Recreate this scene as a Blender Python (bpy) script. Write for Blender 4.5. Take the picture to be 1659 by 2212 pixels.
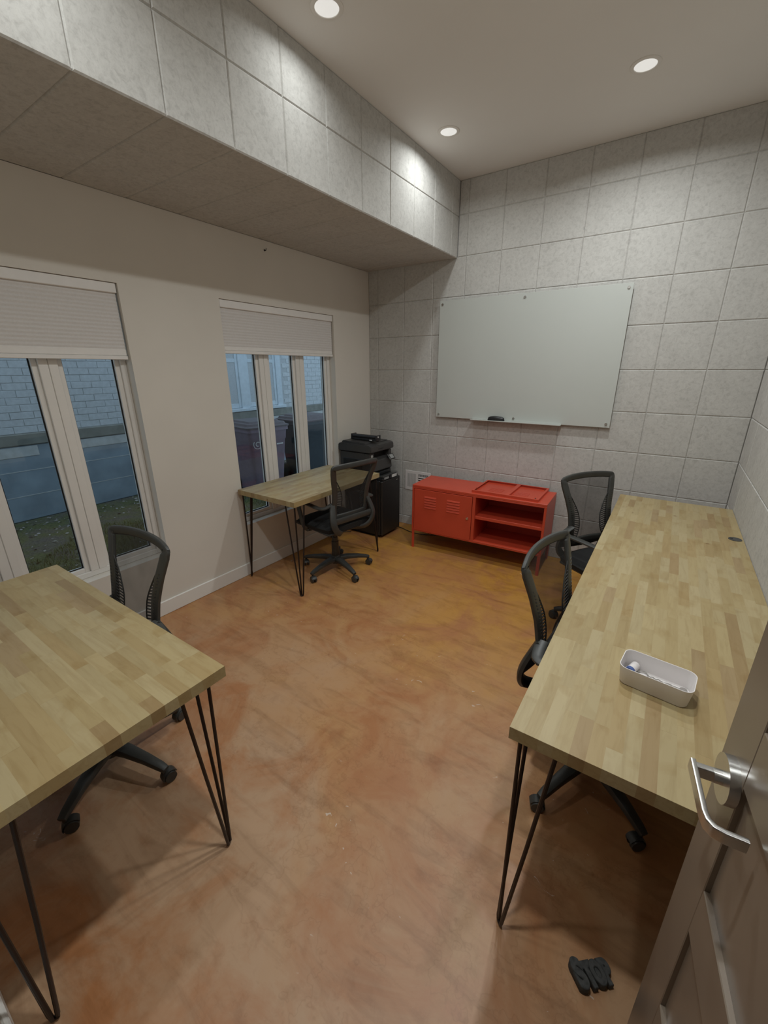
import bpy, bmesh, math, random
from mathutils import Vector, Matrix

# ------------------------------------------------------------------ scene reset
for o in list(bpy.data.objects):
    bpy.data.objects.remove(o, do_unlink=True)
scn = bpy.context.scene
COL = scn.collection
RND = random.Random(7)
rad = math.radians

# ------------------------------------------------------------------ camera
R_RIGHT = Vector((0.8284538769, 0.5600502484, -0.0028084888))
R_FWD = Vector((-0.5300361044, 0.7824159845, -0.3269357050))
R_UP = R_RIGHT.cross(R_FWD)
cam_data = bpy.data.cameras.new('camera')
cam = bpy.data.objects.new('camera', cam_data)
COL.objects.link(cam)
M = Matrix((R_RIGHT, R_UP, -R_FWD)).transposed().to_4x4()
M.translation = Vector((2.7027, -3.7277, 1.6360))
cam.matrix_world = M
cam_data.sensor_fit = 'VERTICAL'
cam_data.sensor_height = 36.0
cam_data.lens = 895.45 * 36.0 / 2212.0
cam_data.clip_start = 0.02
cam_data.clip_end = 200
scn.camera = cam

# ------------------------------------------------------------------ view and world
scn.view_settings.view_transform = 'Standard'
scn.view_settings.look = 'None'
scn.view_settings.gamma = 1.0
scn.view_settings.use_curve_mapping = False
scn.view_settings.exposure = 0.0
LAMP_W = (3.9, 2.2, 3.9, 12.0, 14.0)   # beside the soffit (far, middle, near: dimmed), then the row over the long desk
LENS_STRENGTH = 0.52  # visible lens brightness
world = bpy.data.worlds.new('dusk_sky')
scn.world = world
world.use_nodes = True
bgn = world.node_tree.nodes['Background']
bgn.inputs[0].default_value = (0.42, 0.56, 0.70, 1)
bgn.inputs[1].default_value = 1.4

# ------------------------------------------------------------------ materials
MATS = {}

def new_mat(name):
    m = bpy.data.materials.new(name)
    m.use_nodes = True
    nt = m.node_tree
    MATS[name] = m
    return m, nt, nt.nodes['Principled BSDF']

def N(nt, t, **kw):
    n = nt.nodes.new(t)
    for k, v in kw.items():
        setattr(n, k, v)
    return n

def ramp(nt, stops):
    r = N(nt, 'ShaderNodeValToRGB')
    els = r.color_ramp.elements
    while len(els) < len(stops):
        els.new(0.5)
    for e, (p, c) in zip(els, stops):
        e.position = p
        e.color = (*c, 1) if len(c) == 3 else c
    return r

def noise(nt, scale, detail=3.0, rough=0.55, vec=None, dist=0.0):
    n = N(nt, 'ShaderNodeTexNoise')
    n.inputs['Scale'].default_value = scale
    n.inputs['Detail'].default_value = detail
    n.inputs['Roughness'].default_value = rough
    n.inputs['Distortion'].default_value = dist
    if vec is not None:
        nt.links.new(vec, n.inputs['Vector'])
    return n

def bump(nt, b, height, strength, dist=0.002):
    bn = N(nt, 'ShaderNodeBump')
    bn.inputs['Strength'].default_value = strength
    bn.inputs['Distance'].default_value = dist
    nt.links.new(height, bn.inputs['Height'])
    nt.links.new(bn.outputs[0], b.inputs['Normal'])

def plain(name, col, rough=0.5, metal=0.0, var=0.06, scale=18.0, bmp=0.0, spec=0.5):
    """one colour with a little procedural unevenness"""
    m, nt, b = new_mat(name)
    g = N(nt, 'ShaderNodeNewGeometry')
    n = noise(nt, scale, 3, 0.5, g.outputs['Position'])
    lo = tuple(max(0, c * (1 - var)) for c in col)
    hi = tuple(min(1, c * (1 + var)) for c in col)
    r = ramp(nt, [(0.3, lo), (0.7, hi)])
    nt.links.new(n.outputs['Fac'], r.inputs[0])
    nt.links.new(r.outputs[0], b.inputs['Base Color'])
    b.inputs['Roughness'].default_value = rough
    b.inputs['Metallic'].default_value = metal
    b.inputs['Specular IOR Level'].default_value = spec
    if bmp:
        bump(nt, b, n.outputs['Fac'], bmp)
    return m

def mix_rgb(nt, fac, a, b2, blend='MIX'):
    mx = N(nt, 'ShaderNodeMix', data_type='RGBA', blend_type=blend)
    if isinstance(fac, (int, float)):
        mx.inputs[0].default_value = fac
    else:
        nt.links.new(fac, mx.inputs[0])
    for sock, v in ((mx.inputs[6], a), (mx.inputs[7], b2)):
        if isinstance(v, tuple):
            sock.default_value = (*v, 1)
        else:
            nt.links.new(v, sock)
    return mx.outputs[2]

def math_node(nt, op, a, b2=None):
    n = N(nt, 'ShaderNodeMath', operation=op)
    for s, v in zip(n.inputs, (a, b2)):
        if v is None:
            continue
        if isinstance(v, (int, float)):
            s.default_value = v
        else:
            nt.links.new(v, s)
    return n.outputs[0]

# painted surfaces
plain('wall_paint', (0.70, 0.655, 0.59), 0.75, var=0.02, scale=3, spec=0.25)
plain('ceiling_paint', (0.80, 0.785, 0.755), 0.9, var=0.015, scale=2, spec=0.15)
plain('trim_paint', (0.78, 0.755, 0.71), 0.45, var=0.02, scale=5)
plain('window_vinyl', (0.78, 0.75, 0.71), 0.4, var=0.02, scale=8)
plain('backing', (0.50, 0.49, 0.48), 0.9)

# speckled felt of the acoustic tiles
m, nt, b = new_mat('felt')
g = N(nt, 'ShaderNodeNewGeometry')
n1 = noise(nt, 42, 4, 0.6, g.outputs['Position'], 0.8)
n2 = noise(nt, 170, 3, 0.6, g.outputs['Position'], 0.3)
n3 = noise(nt, 7, 2, 0.5, g.outputs['Position'])
r1 = ramp(nt, [(0.32, (0.47, 0.455, 0.43)), (0.48, (0.54, 0.525, 0.497)), (0.70, (0.585, 0.57, 0.54))])
nt.links.new(n1.outputs['Fac'], r1.inputs[0])
r2 = ramp(nt, [(0.34, (0.87, 0.87, 0.87)), (0.50, (1, 1, 1))])
nt.links.new(n2.outputs['Fac'], r2.inputs[0])
c = mix_rgb(nt, 0.55, r1.outputs[0], r2.outputs[0], 'MULTIPLY')
r3 = ramp(nt, [(0.3, (0.94, 0.94, 0.94)), (0.7, (1, 1, 1))])
nt.links.new(n3.outputs['Fac'], r3.inputs[0])
c = mix_rgb(nt, 1.0, c, r3.outputs[0], 'MULTIPLY')
nt.links.new(c, b.inputs['Base Color'])
b.inputs['Roughness'].default_value = 0.95
b.inputs['Specular IOR Level'].default_value = 0.1
bump(nt, b, n1.outputs['Fac'], 0.25, 0.0015)

# stained concrete floor
m, nt, b = new_mat('stained_concrete')
g = N(nt, 'ShaderNodeNewGeometry')
pos = g.outputs['Position']
sep = N(nt, 'ShaderNodeSeparateXYZ')
nt.links.new(pos, sep.inputs[0])
big = noise(nt, 0.9, 5, 0.6, pos, 1.2)
mid = noise(nt, 2.6, 6, 0.65, pos, 0.9)
fine = noise(nt, 14, 6, 0.7, pos, 0.4)
grit = noise(nt, 90, 3, 0.6, pos)
streak_map = N(nt, 'ShaderNodeMapping')
streak_map.inputs['Rotation'].default_value = (0, 0, 0.5)
streak_map.inputs['Scale'].default_value = (1.2, 6.0, 1)
nt.links.new(pos, streak_map.inputs[0])
streak = noise(nt, 2.2, 5, 0.6, streak_map.outputs[0], 0.7)
# towards the far wall the stain is more amber, towards the door more rosy tan
depth = math_node(nt, 'MULTIPLY_ADD', sep.outputs[1], 0.36)
depth.node.inputs[2].default_value = 1.12
depth2 = math_node(nt, 'ADD', depth, math_node(nt, 'MULTIPLY_ADD', big.outputs['Fac'], 0.9))
depth2.node.inputs[1].default_value = 0
nt.links.new(math_node(nt, 'SUBTRACT', math_node(nt, 'MULTIPLY', big.outputs['Fac'], 1.3), 0.65), depth2.node.inputs[1])
rA = ramp(nt, [(0.0, (0.470, 0.295, 0.175)), (0.30, (0.465, 0.255, 0.118)), (0.62, (0.475, 0.240, 0.070)), (1.0, (0.490, 0.240, 0.042))])
nt.links.new(depth2, rA.inputs[0])
rB = ramp(nt, [(0.30, (0.205, 0.072, 0.030)), (0.46, (0.5, 0.5, 0.5)), (0.75, (0.5, 0.5, 0.5))])
rM = ramp(nt, [(0.36, (0, 0, 0)), (0.58, (1, 1, 1))])
nt.links.new(mid.outputs['Fac'], rM.inputs[0])
c = mix_rgb(nt, rM.outputs[0], (0.400, 0.175, 0.072), rA.outputs[0])
rS = ramp(nt, [(0.32, (0.78, 0.74, 0.70)), (0.5, (1, 1, 1)), (0.72, (1.0, 1.0, 1.0))])
nt.links.new(streak.outputs['Fac'], rS.inputs[0])
c = mix_rgb(nt, 0.9, c, rS.outputs[0], 'MULTIPLY')
rF = ramp(nt, [(0.28, (0.82, 0.77, 0.72)), (0.48, (1, 1, 1)), (0.8, (1, 1, 1))])
nt.links.new(fine.outputs['Fac'], rF.inputs[0])
c = mix_rgb(nt, 0.8, c, rF.outputs[0], 'MULTIPLY')
# pale worn flecks
rG = ramp(nt, [(0.735, (0, 0, 0)), (0.78, (1, 1, 1))])
nt.links.new(grit.outputs['Fac'], rG.inputs[0])
c = mix_rgb(nt, math_node(nt, 'MULTIPLY', rG.outputs[0], 0.55), c, (0.50, 0.40, 0.32))
scuff = noise(nt, 21, 2, 0.5, pos, 1.6)
scuff_where = noise(nt, 1.3, 2, 0.5, pos)
rSc = ramp(nt, [(0.735, (0, 0, 0)), (0.755, (1, 1, 1))])
nt.links.new(scuff.outputs['Fac'], rSc.inputs[0])
rSw = ramp(nt, [(0.50, (0, 0, 0)), (0.56, (1, 1, 1))])
nt.links.new(scuff_where.outputs['Fac'], rSw.inputs[0])
c = mix_rgb(nt, math_node(nt, 'MULTIPLY', math_node(nt, 'MULTIPLY', rSc.outputs[0], rSw.outputs[0]), 0.7), c, (0.62, 0.52, 0.44))
# thin hairline crack-like veins
vor = N(nt, 'ShaderNodeTexVoronoi', feature='DISTANCE_TO_EDGE')
vor.inputs['Scale'].default_value = 0.75
wob = noise(nt, 2.4, 5, 0.7, pos)
vadd = N(nt, 'ShaderNodeVectorMath', operation='ADD')
nt.links.new(pos, vadd.inputs[0])
nt.links.new(wob.outputs['Color'], vadd.inputs[1])
nt.links.new(vadd.outputs[0], vor.inputs['Vector'])
rV = ramp(nt, [(0.0, (0.70, 0.62, 0.54)), (0.006, (1, 1, 1))])
nt.links.new(vor.outputs['Distance'], rV.inputs[0])
c = mix_rgb(nt, 0.35, c, rV.outputs[0], 'MULTIPLY')
nt.links.new(c, b.inputs['Base Color'])
rR = ramp(nt, [(0.3, (0.34, 0.34, 0.34)), (0.7, (0.52, 0.52, 0.52))])
nt.links.new(mid.outputs['Fac'], rR.inputs[0])
nt.links.new(rR.outputs[0], b.inputs['Roughness'])
b.inputs['Specular IOR Level'].default_value = 0.45
bump(nt, b, fine.outputs['Fac'], 0.06, 0.002)

# butcher block staves: colour comes from each stave
def stave_mat(name, axis):
    m, nt, b = new_mat(name)
    g = N(nt, 'ShaderNodeNewGeometry')
    oi = N(nt, 'ShaderNodeObjectInfo')
    mp = N(nt, 'ShaderNodeMapping')
    mp.inputs['Scale'].default_value = (6, 55, 55) if axis == 'x' else (55, 6, 55)
    off = N(nt, 'ShaderNodeVectorMath', operation='MULTIPLY_ADD')
    cmb = N(nt, 'ShaderNodeCombineXYZ')
    for i in range(3):
        nt.links.new(oi.outputs['Random'], cmb.inputs[i])
    off.inputs[1].default_value = (37, 53, 19)
    nt.links.new(cmb.outputs[0], off.inputs[0])
    nt.links.new(g.outputs['Position'], off.inputs[2])
    nt.links.new(off.outputs[0], mp.inputs[0])
    gr = noise(nt, 1.0, 4, 0.6, mp.outputs[0], 0.8)
    rg = ramp(nt, [(0.30, (0.84, 0.80, 0.74)), (0.55, (1, 1, 1)), (0.8, (1.0, 1.0, 1.0))])
    nt.links.new(gr.outputs['Fac'], rg.inputs[0])
    c = mix_rgb(nt, 0.75, oi.outputs['Color'], rg.outputs[0], 'MULTIPLY')
    bl = noise(nt, 9, 3, 0.5, off.outputs[0], 0.6)
    rb = ramp(nt, [(0.30, (0.86, 0.80, 0.70)), (0.46, (1, 1, 1))])
    nt.links.new(bl.outputs['Fac'], rb.inputs[0])
    c = mix_rgb(nt, 0.8, c, rb.outputs[0], 'MULTIPLY')
    # the odd dark knot
    kn = N(nt, 'ShaderNodeTexVoronoi')
    kn.inputs['Scale'].default_value = 3.1
    nt.links.new(off.outputs[0], kn.inputs['Vector'])
    rk = ramp(nt, [(0.0, (0.45, 0.33, 0.20)), (0.018, (0.55, 0.42, 0.28)), (0.045, (1, 1, 1))])
    nt.links.new(kn.outputs['Distance'], rk.inputs[0])
    c = mix_rgb(nt, 0.85, c, rk.outputs[0], 'MULTIPLY')
    nt.links.new(c, b.inputs['Base Color'])
    b.inputs['Roughness'].default_value = 0.42
    b.inputs['Specular IOR Level'].default_value = 0.35
stave_mat('stave_x', 'x')
stave_mat('stave_y', 'y')

plain('black_rod', (0.030, 0.022, 0.020), 0.38, 0.6)
plain('black_plastic', (0.030, 0.030, 0.029), 0.48, var=0.1)
plain('chair_plastic', (0.040, 0.040, 0.037), 0.42, var=0.1)
plain('seat_fabric', (0.022, 0.022, 0.022), 0.9, var=0.25, scale=400, bmp=0.2, spec=0.2)
plain('grey_plastic', (0.055, 0.055, 0.055), 0.45)
plain('printer_plastic', (0.045, 0.043, 0.042), 0.42, var=0.05)
plain('printer_dark', (0.016, 0.016, 0.018), 0.35, var=0.05)
plain('cabinet_black', (0.018, 0.017, 0.017), 0.33, var=0.05)
plain('red_steel', (0.56, 0.066, 0.030), 0.36, var=0.05, scale=6)
plain('steel', (0.55, 0.54, 0.52), 0.28, 0.95, var=0.04, scale=60)
plain('chrome', (0.62, 0.62, 0.62), 0.18, 1.0)
plain('brass', (0.50, 0.36, 0.16), 0.3, 1.0)
plain('white_plastic', (0.76, 0.72, 0.71), 0.42, var=0.015)
plain('white_glass', (0.52, 0.54, 0.51), 0.25, var=0.012, scale=2, spec=0.6)
plain('shade_fabric', (0.68, 0.65, 0.63), 0.85, var=0.03, scale=120, spec=0.1)
plain('shade_rail', (0.80, 0.77, 0.74), 0.5, var=0.02)
plain('door_paint', (0.215, 0.170, 0.130), 0.28, var=0.04, scale=5)
plain('blue_cap', (0.07, 0.12, 0.32), 0.45)
plain('rubber', (0.060, 0.060, 0.058), 0.75, var=0.3, scale=90, bmp=0.15, spec=0.3)
plain('screen_grey', (0.30, 0.31, 0.30), 0.25)
plain('paper_white', (0.62, 0.62, 0.60), 0.7)
plain('dark_gap', (0.012, 0.012, 0.012), 0.8)
plain('painted_brick', (0.60, 0.62, 0.63), 0.85, var=0.08, scale=26, bmp=0.2, spec=0.2)
plain('mortar', (0.50, 0.52, 0.53), 0.95, var=0.08, scale=60)
plain('band_paint', (0.235, 0.235, 0.205), 0.8, var=0.15, scale=9)
plain('foundation_paint', (0.30, 0.36, 0.41), 0.85, var=0.16, scale=4, bmp=0.2)
plain('pale_patch', (0.56, 0.57, 0.56), 0.85, var=0.12, scale=12)
plain('bin_maroon', (0.21, 0.16, 0.20), 0.5, var=0.08)
plain('bin_dark', (0.045, 0.055, 0.065), 0.5, var=0.1)
plain('bin_lid', (0.14, 0.115, 0.12), 0.5, var=0.1)
plain('far_frame', (0.60, 0.66, 0.70), 0.5)
plain('far_curtain', (0.15, 0.16, 0.15), 0.8, var=0.2, scale=14)
plain('far_glass', (0.075, 0.085, 0.085), 0.5, spec=0.2)
plain('brown_brick', (0.10, 0.075, 0.06), 0.85, var=0.3, scale=20, bmp=0.3)
plain('green_plastic', (0.02, 0.10, 0.07), 0.5)
plain('pvc_white', (0.62, 0.64, 0.64), 0.4)
plain('leaf', (0.30, 0.27, 0.24), 0.8, var=0.4, scale=30)
plain('soil_stone', (0.25, 0.24, 0.23), 0.9, var=0.3, scale=40)

# yard ground
m, nt, b = new_mat('yard_ground')
g = N(nt, 'ShaderNodeNewGeometry')
n1 = noise(nt, 3.0, 5, 0.65, g.outputs['Position'], 0.5)
n2 = noise(nt, 45, 4, 0.7, g.outputs['Position'])
r1 = ramp(nt, [(0.40, (0.13, 0.115, 0.09)), (0.56, (0.12, 0.125, 0.045))])
nt.links.new(n1.outputs['Fac'], r1.inputs[0])
r2 = ramp(nt, [(0.3, (0.45, 0.45, 0.45)), (0.62, (1.15, 1.15, 1.1))])
nt.links.new(n2.outputs['Fac'], r2.inputs[0])
c = mix_rgb(nt, 1.0, r1.outputs[0], r2.outputs[0], 'MULTIPLY')
nt.links.new(c, b.inputs['Base Color'])
b.inputs['Roughness'].default_value = 0.95
bump(nt, b, n2.outputs['Fac'], 0.6, 0.02)

# grass blades
m, nt, b = new_mat('grass_blade')
oi = N(nt, 'ShaderNodeNewGeometry')
nn_ = noise(nt, 6, 2, 0.5, oi.outputs['Position'])
rr = ramp(nt, [(0.3, (0.10, 0.12, 0.03)), (0.7, (0.17, 0.18, 0.06))])
nt.links.new(nn_.outputs['Fac'], rr.inputs[0])
nt.links.new(rr.outputs[0], b.inputs['Base Color'])
b.inputs['Roughness'].default_value = 0.8

# lamp lens
m, nt, b = new_mat('lamp_lens')
b.inputs['Base Color'].default_value = (0.8, 0.8, 0.78, 1)
b.inputs['Emission Color'].default_value = (1.0, 1.0, 0.97, 1)
b.inputs['Emission Strength'].default_value = LENS_STRENGTH

# window glass: clear, with a fresnel mirror
def glassy(name, tint, refl_rough=0.0, boost=1.0):
    m = bpy.data.materials.new(name)
    m.use_nodes = True
    nt = m.node_tree
    nt.nodes.clear()
    out = N(nt, 'ShaderNodeOutputMaterial')
    tr = N(nt, 'ShaderNodeBsdfTransparent')
    tr.inputs[0].default_value = (*tint, 1)
    gl = N(nt, 'ShaderNodeBsdfGlossy')
    gl.inputs['Roughness'].default_value = refl_rough
    fr = N(nt, 'ShaderNodeFresnel')
    fr.inputs[0].default_value = 1.5
    mx = N(nt, 'ShaderNodeMixShader')
    geo = N(nt, 'ShaderNodeNewGeometry')
    front = math_node(nt, 'SUBTRACT', 1.0, geo.outputs['Backfacing'])
    nt.links.new(math_node(nt, 'MULTIPLY', math_node(nt, 'MULTIPLY', fr.outputs[0], boost), front), mx.inputs[0])
    nt.links.new(tr.outputs[0], mx.inputs[1])
    nt.links.new(gl.outputs[0], mx.inputs[2])
    nt.links.new(mx.outputs[0], out.inputs[0])
    MATS[name] = m
glassy('window_glass', (0.92, 0.95, 0.96), 0.0, 1.3)
glassy('clear_plastic', (0.80, 0.82, 0.82), 0.15, 1.5)

# see-through chair mesh
m = bpy.data.materials.new('chair_mesh')
m.use_nodes = True
nt = m.node_tree
nt.nodes.clear()
out = N(nt, 'ShaderNodeOutputMaterial')
tr = N(nt, 'ShaderNodeBsdfTransparent')
df = N(nt, 'ShaderNodeBsdfDiffuse')
df.inputs[0].default_value = (0.035, 0.033, 0.032, 1)
mx = N(nt, 'ShaderNodeMixShader')
g = N(nt, 'ShaderNodeNewGeometry')
nz = noise(nt, 9, 2, 0.5, g.outputs['Position'])
rz = ramp(nt, [(0.3, (0.58, 0.58, 0.58)), (0.7, (0.66, 0.66, 0.66))])
nt.links.new(nz.outputs['Fac'], rz.inputs[0])
nt.links.new(rz.outputs[0], mx.inputs[0])
nt.links.new(tr.outputs[0], mx.inputs[1])
nt.links.new(df.outputs[0], mx.inputs[2])
nt.links.new(mx.outputs[0], out.inputs[0])
MATS['chair_mesh'] = m

# ------------------------------------------------------------------ mesh helpers
def finish(bm, name, mat, parent=None, smooth=False, loc=None, rot=None):
    bmesh.ops.recalc_face_normals(bm, faces=bm.faces[:])
    me = bpy.data.meshes.new(name)
    bm.to_mesh(me)
    bm.free()
    me.materials.append(MATS[mat])
    if smooth:
        for p in me.polygons:
            p.use_smooth = True
        try:
            me.set_sharp_from_angle(angle=rad(38))
        except Exception:
            pass
    o = bpy.data.objects.new(name, me)
    COL.objects.link(o)
    if parent is not None:
        o.parent = parent
    if loc is not None:
        o.location = loc
    if rot is not None:
        o.rotation_euler = rot
    return o

def bx(bm, lo, hi, bev=0.0, seg=1):
    """axis-aligned box, optionally with bevelled edges"""
    lo = Vector(lo)
    hi = Vector(hi)
    r = bmesh.ops.create_cube(bm, size=1.0)
    vs = r['verts']
    c = (lo + hi) / 2
    d = hi - lo
    for v in vs:
        v.co = Vector((v.co.x * d.x, v.co.y * d.y, v.co.z * d.z)) + c
    if bev > 0:
        es = list({e for v in vs for e in v.link_edges})
        bmesh.ops.bevel(bm, geom=es, offset=bev, segments=seg, affect='EDGES', profile=0.5)
    return vs

def box(name, lo, hi, mat, parent=None, bev=0.0, seg=1, smooth=False):
    bm = bmesh.new()
    bx(bm, lo, hi, bev, seg)
    return finish(bm, name, mat, parent, smooth)

def cyl(bm, p0, p1, r0, r1=None, seg=20, caps=True):
    p0 = Vector(p0)
    p1 = Vector(p1)
    r1 = r0 if r1 is None else r1
    ax = (p1 - p0).normalized()
    t = Vector((0, 0, 1)) if abs(ax.z) < 0.9 else Vector((1, 0, 0))
    a = ax.cross(t).normalized()
    b2 = ax.cross(a)
    A, B = [], []
    for i in range(seg):
        th = 2 * math.pi * i / seg
        d = a * math.cos(th) + b2 * math.sin(th)
        A.append(bm.verts.new(p0 + d * r0))
        B.append(bm.verts.new(p1 + d * r1))
    for i in range(seg):
        j = (i + 1) % seg
        bm.faces.new((A[i], A[j], B[j], B[i]))
    if caps:
        bm.faces.new(A)
        bm.faces.new(B)

def sweep(bm, pts, w, h, normals, closed=False, nseg=8, power=2.6):
    """rounded-rectangle section swept along pts; w lies across (side), h lies along normal"""
    n = len(pts)
    pts = [Vector(p) for p in pts]
    rings = []
    for i in range(n):
        if closed:
            t = pts[(i + 1) % n] - pts[i - 1]
        else:
            t = pts[min(i + 1, n - 1)] - pts[max(i - 1, 0)]
        t.normalize()
        nv = Vector(normals[i] if isinstance(normals, list) else normals)
        nv = (nv - t * nv.dot(t)).normalized()
        sv = t.cross(nv)
        wi = w[i] if isinstance(w, (list, tuple)) else w
        hi = h[i] if isinstance(h, (list, tuple)) else h
        ring = []
        for k in range(nseg):
            a = 2 * math.pi * (k + 0.5) / nseg
            ca, sa = math.cos(a), math.sin(a)
            e = 2 / power
            x = math.copysign(abs(ca) ** e, ca) * wi / 2
            y = math.copysign(abs(sa) ** e, sa) * hi / 2
            ring.append(bm.verts.new(pts[i] + sv * x + nv * y))
        rings.append(ring)
    last = n if closed else n - 1
    for i in range(last):
        A, B = rings[i], rings[(i + 1) % n]
        for k in range(nseg):
            j = (k + 1) % nseg
            bm.faces.new((A[k], A[j], B[j], B[k]))
    if not closed:
        bm.faces.new(rings[0])
        bm.faces.new(rings[-1])

def catmull(pts, sub=5, closed=False):
    P = [Vector(p) for p in pts]
    n = len(P)
    out = []
    rng = range(n) if closed else range(n - 1)
    for i in rng:
        p0 = P[(i - 1) % n] if closed or i > 0 else P[0]
        p1, p2 = P[i], P[(i + 1) % n]
        p3 = P[(i + 2) % n] if closed or i + 2 < n else P[-1]
        for s in range(sub):
            t = s / sub
            out.append(0.5 * ((2 * p1) + (p2 - p0) * t + (2 * p0 - 5 * p1 + 4 * p2 - p3) * t * t
                              + (3 * p1 - p0 - 3 * p2 + p3) * t ** 3))
    if not closed:
        out.append(P[-1])
    return out

def tube(bm, pts, r, seg=8):
    pts = [Vector(p) for p in pts]
    t = (pts[-1] - pts[0]).normalized()
    up = Vector((0.31, 0.52, 0.79))
    sweep(bm, pts, 2 * r, 2 * r, up, nseg=seg, power=2.0)

def lathe(bm, prof, seg=24, center=(0, 0)):
    """profile of (r, z) pairs turned round z"""
    rings = []
    for r, z in prof:
        ring = []
        for i in range(seg):
            a = 2 * math.pi * i / seg
            ring.append(bm.verts.new((center[0] + r * math.cos(a), center[1] + r * math.sin(a), z)))
        rings.append(ring)
    for A, B in zip(rings, rings[1:]):
        for i in range(seg):
            j = (i + 1) % seg
            bm.faces.new((A[i], A[j], B[j], B[i]))
    if prof[0][0] > 1e-5:
        bm.faces.new(rings[0])
    if prof[-1][0] > 1e-5:
        bm.faces.new(rings[-1])

def tag(o, label, cat, group=None):
    o['label'] = label
    o['category'] = cat
    if group:
        o['group'] = group
    return o

def thing(name, loc=(0, 0, 0), rotz=0.0):
    o = bpy.data.objects.new(name, None)
    o.empty_display_size = 0.1
    COL.objects.link(o)
    o.location = loc
    o.rotation_euler = (0, 0, rotz)
    return o

def struct(o, label=None):
    o['kind'] = 'structure'
    if label:
        o['label'] = label
    return o

def copy_tree(o, parent=None):
    c = o.copy()
    COL.objects.link(c)
    c.parent = parent
    for ch in list(o.children):
        copy_tree(ch, c)
    return c

# ------------------------------------------------------------------ room shell
XR, YF, ZC = 3.157, -3.80, 3.082
SX, SZ = 0.944, 2.528          # soffit face and underside
TT = 0.011                     # tile thickness

fl = box('floor', (-0.14, -5.4, -0.12), (XR + 0.15, 0.15, 0.0), 'stained_concrete')
struct(fl, 'glossy orange brown stained concrete floor')
ce = box('ceiling', (-0.14, -5.4, ZC), (XR + 0.15, 0.15, ZC + 0.12), 'ceiling_paint')
struct(ce, 'plain off-white painted ceiling')
wb = box('wall_back', (-0.14, TT, 0.0), (XR + 0.15, 0.15, ZC), 'backing')
struct(wb, 'far wall clad in square grey felt tiles')
wr = box('wall_right', (XR + TT, YF, 0.0), (XR + 0.15, TT, ZC), 'backing')
struct(wr, 'right wall clad in square grey felt tiles')

W1 = (-3.590, -2.400, 0.43, 2.094)
W2 = (-1.745, -0.553, 0.43, 2.094)

def holed_wall(name, x0, x1, ylo, yhi, zlo, zhi, holes, mat):
    """wall slab with rectangular openings, one mesh"""
    ys = sorted({ylo, yhi, *[h[0] for h in holes], *[h[1] for h in holes]})
    zs = sorted({zlo, zhi, *[h[2] for h in holes], *[h[3] for h in holes]})
    bm = bmesh.new()
    def solid(yc, zc):
        return ylo < yc < yhi and zlo < zc < zhi and not any(h[0] < yc < h[1] and h[2] < zc < h[3] for h in holes)
    V = {}
    def v(x, y, z):
        k = (round(x, 5), round(y, 5), round(z, 5))
        if k not in V:
            V[k] = bm.verts.new((x, y, z))
        return V[k]
    for ya, yb in zip(ys, ys[1:]):
        for za, zb in zip(zs, zs[1:]):
            yc, zc = (ya + yb) / 2, (za + zb) / 2
            if not solid(yc, zc):
                continue
            for x in (x0, x1):
                bm.faces.new((v(x, ya, za), v(x, yb, za), v(x, yb, zb), v(x, ya, zb)))
            e = 1e-4
            for test, q in ((solid(ya - e, zc), ((x0, ya, za), (x1, ya, za), (x1, ya, zb), (x0, ya, zb))),
                            (solid(yb + e, zc), ((x0, yb, za), (x1, yb, za), (x1, yb, zb), (x0, yb, zb))),
                            (solid(yc, za - e), ((x0, ya, za), (x1, ya, za), (x1, yb, za), (x0, yb, za))),
                            (solid(yc, zb + e), ((x0, ya, zb), (x1, ya, zb), (x1, yb, zb), (x0, yb, zb)))):
                if not test:
                    bm.faces.new([v(*p) for p in q])
    return finish(bm, name, mat)

struct(holed_wall('wall_left', -0.14, 0.0, YF, TT, 0.0, SZ, [W1, W2], 'wall_paint'),
       'plain warm white window wall')
struct(holed_wall('wall_left_brick', -0.185, -0.14, YF - 1.5, 0.3, -0.3, 3.6, [W1, W2], 'brown_brick'),
       'brown brick outer face around the windows')

# soffit along the window wall
so = box('wall_soffit', (-0.14, YF, SZ + TT), (SX - TT, TT, ZC), 'backing')
struct(so, 'dropped soffit above the windows clad in grey felt tiles')

# front wall with the doorway the photo is taken from
DX0, DX1, DZ = 2.13, 3.02, 2.07
bm = bmesh.new()
bx(bm, (-0.14, YF - 0.13, 0), (DX0, YF, ZC))
bx(bm, (DX1, YF - 0.13, 0), (XR + 0.15, YF, ZC))
bx(bm, (DX0, YF - 0.13, DZ), (DX1, YF, ZC))
struct(finish(bm, 'wall_front', 'wall_paint'), 'plain white wall around the doorway')
bm = bmesh.new()  # hallway shell out of view, added to stop sky light entering the doorway
bx(bm, (-0.14, -5.4, 0), (XR + 0.15, -5.27, ZC))
bx(bm, (0.9, -5.27, 0), (1.0, YF - 0.13, ZC))
bx(bm, (XR + 0.02, -5.27, 0), (XR + 0.15, YF - 0.13, ZC))
struct(finish(bm, 'wall_unseen_hallway', 'wall_paint'), 'plain unseen hallway walls added outside the doorway to block sky light')

# baseboards
def baseboard(name, lo, hi):
    struct(box(name, lo, hi, 'trim_paint', None, 0.004, 1))
baseboard('baseboard_left', (0, YF, 0), (0.014, -0.002, 0.105))
bbk = struct(box('baseboard_back', (0.014, -0.004, 0), (XR, TT, 0.094), 'felt', None, 0.003))
baseboard('baseboard_right', (XR - 0.004, YF, 0), (XR + TT, -0.005, 0.094))
baseboard('baseboard_front', (0.014, YF, 0), (DX0 - 0.07, YF + 0.014, 0.105))

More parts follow.
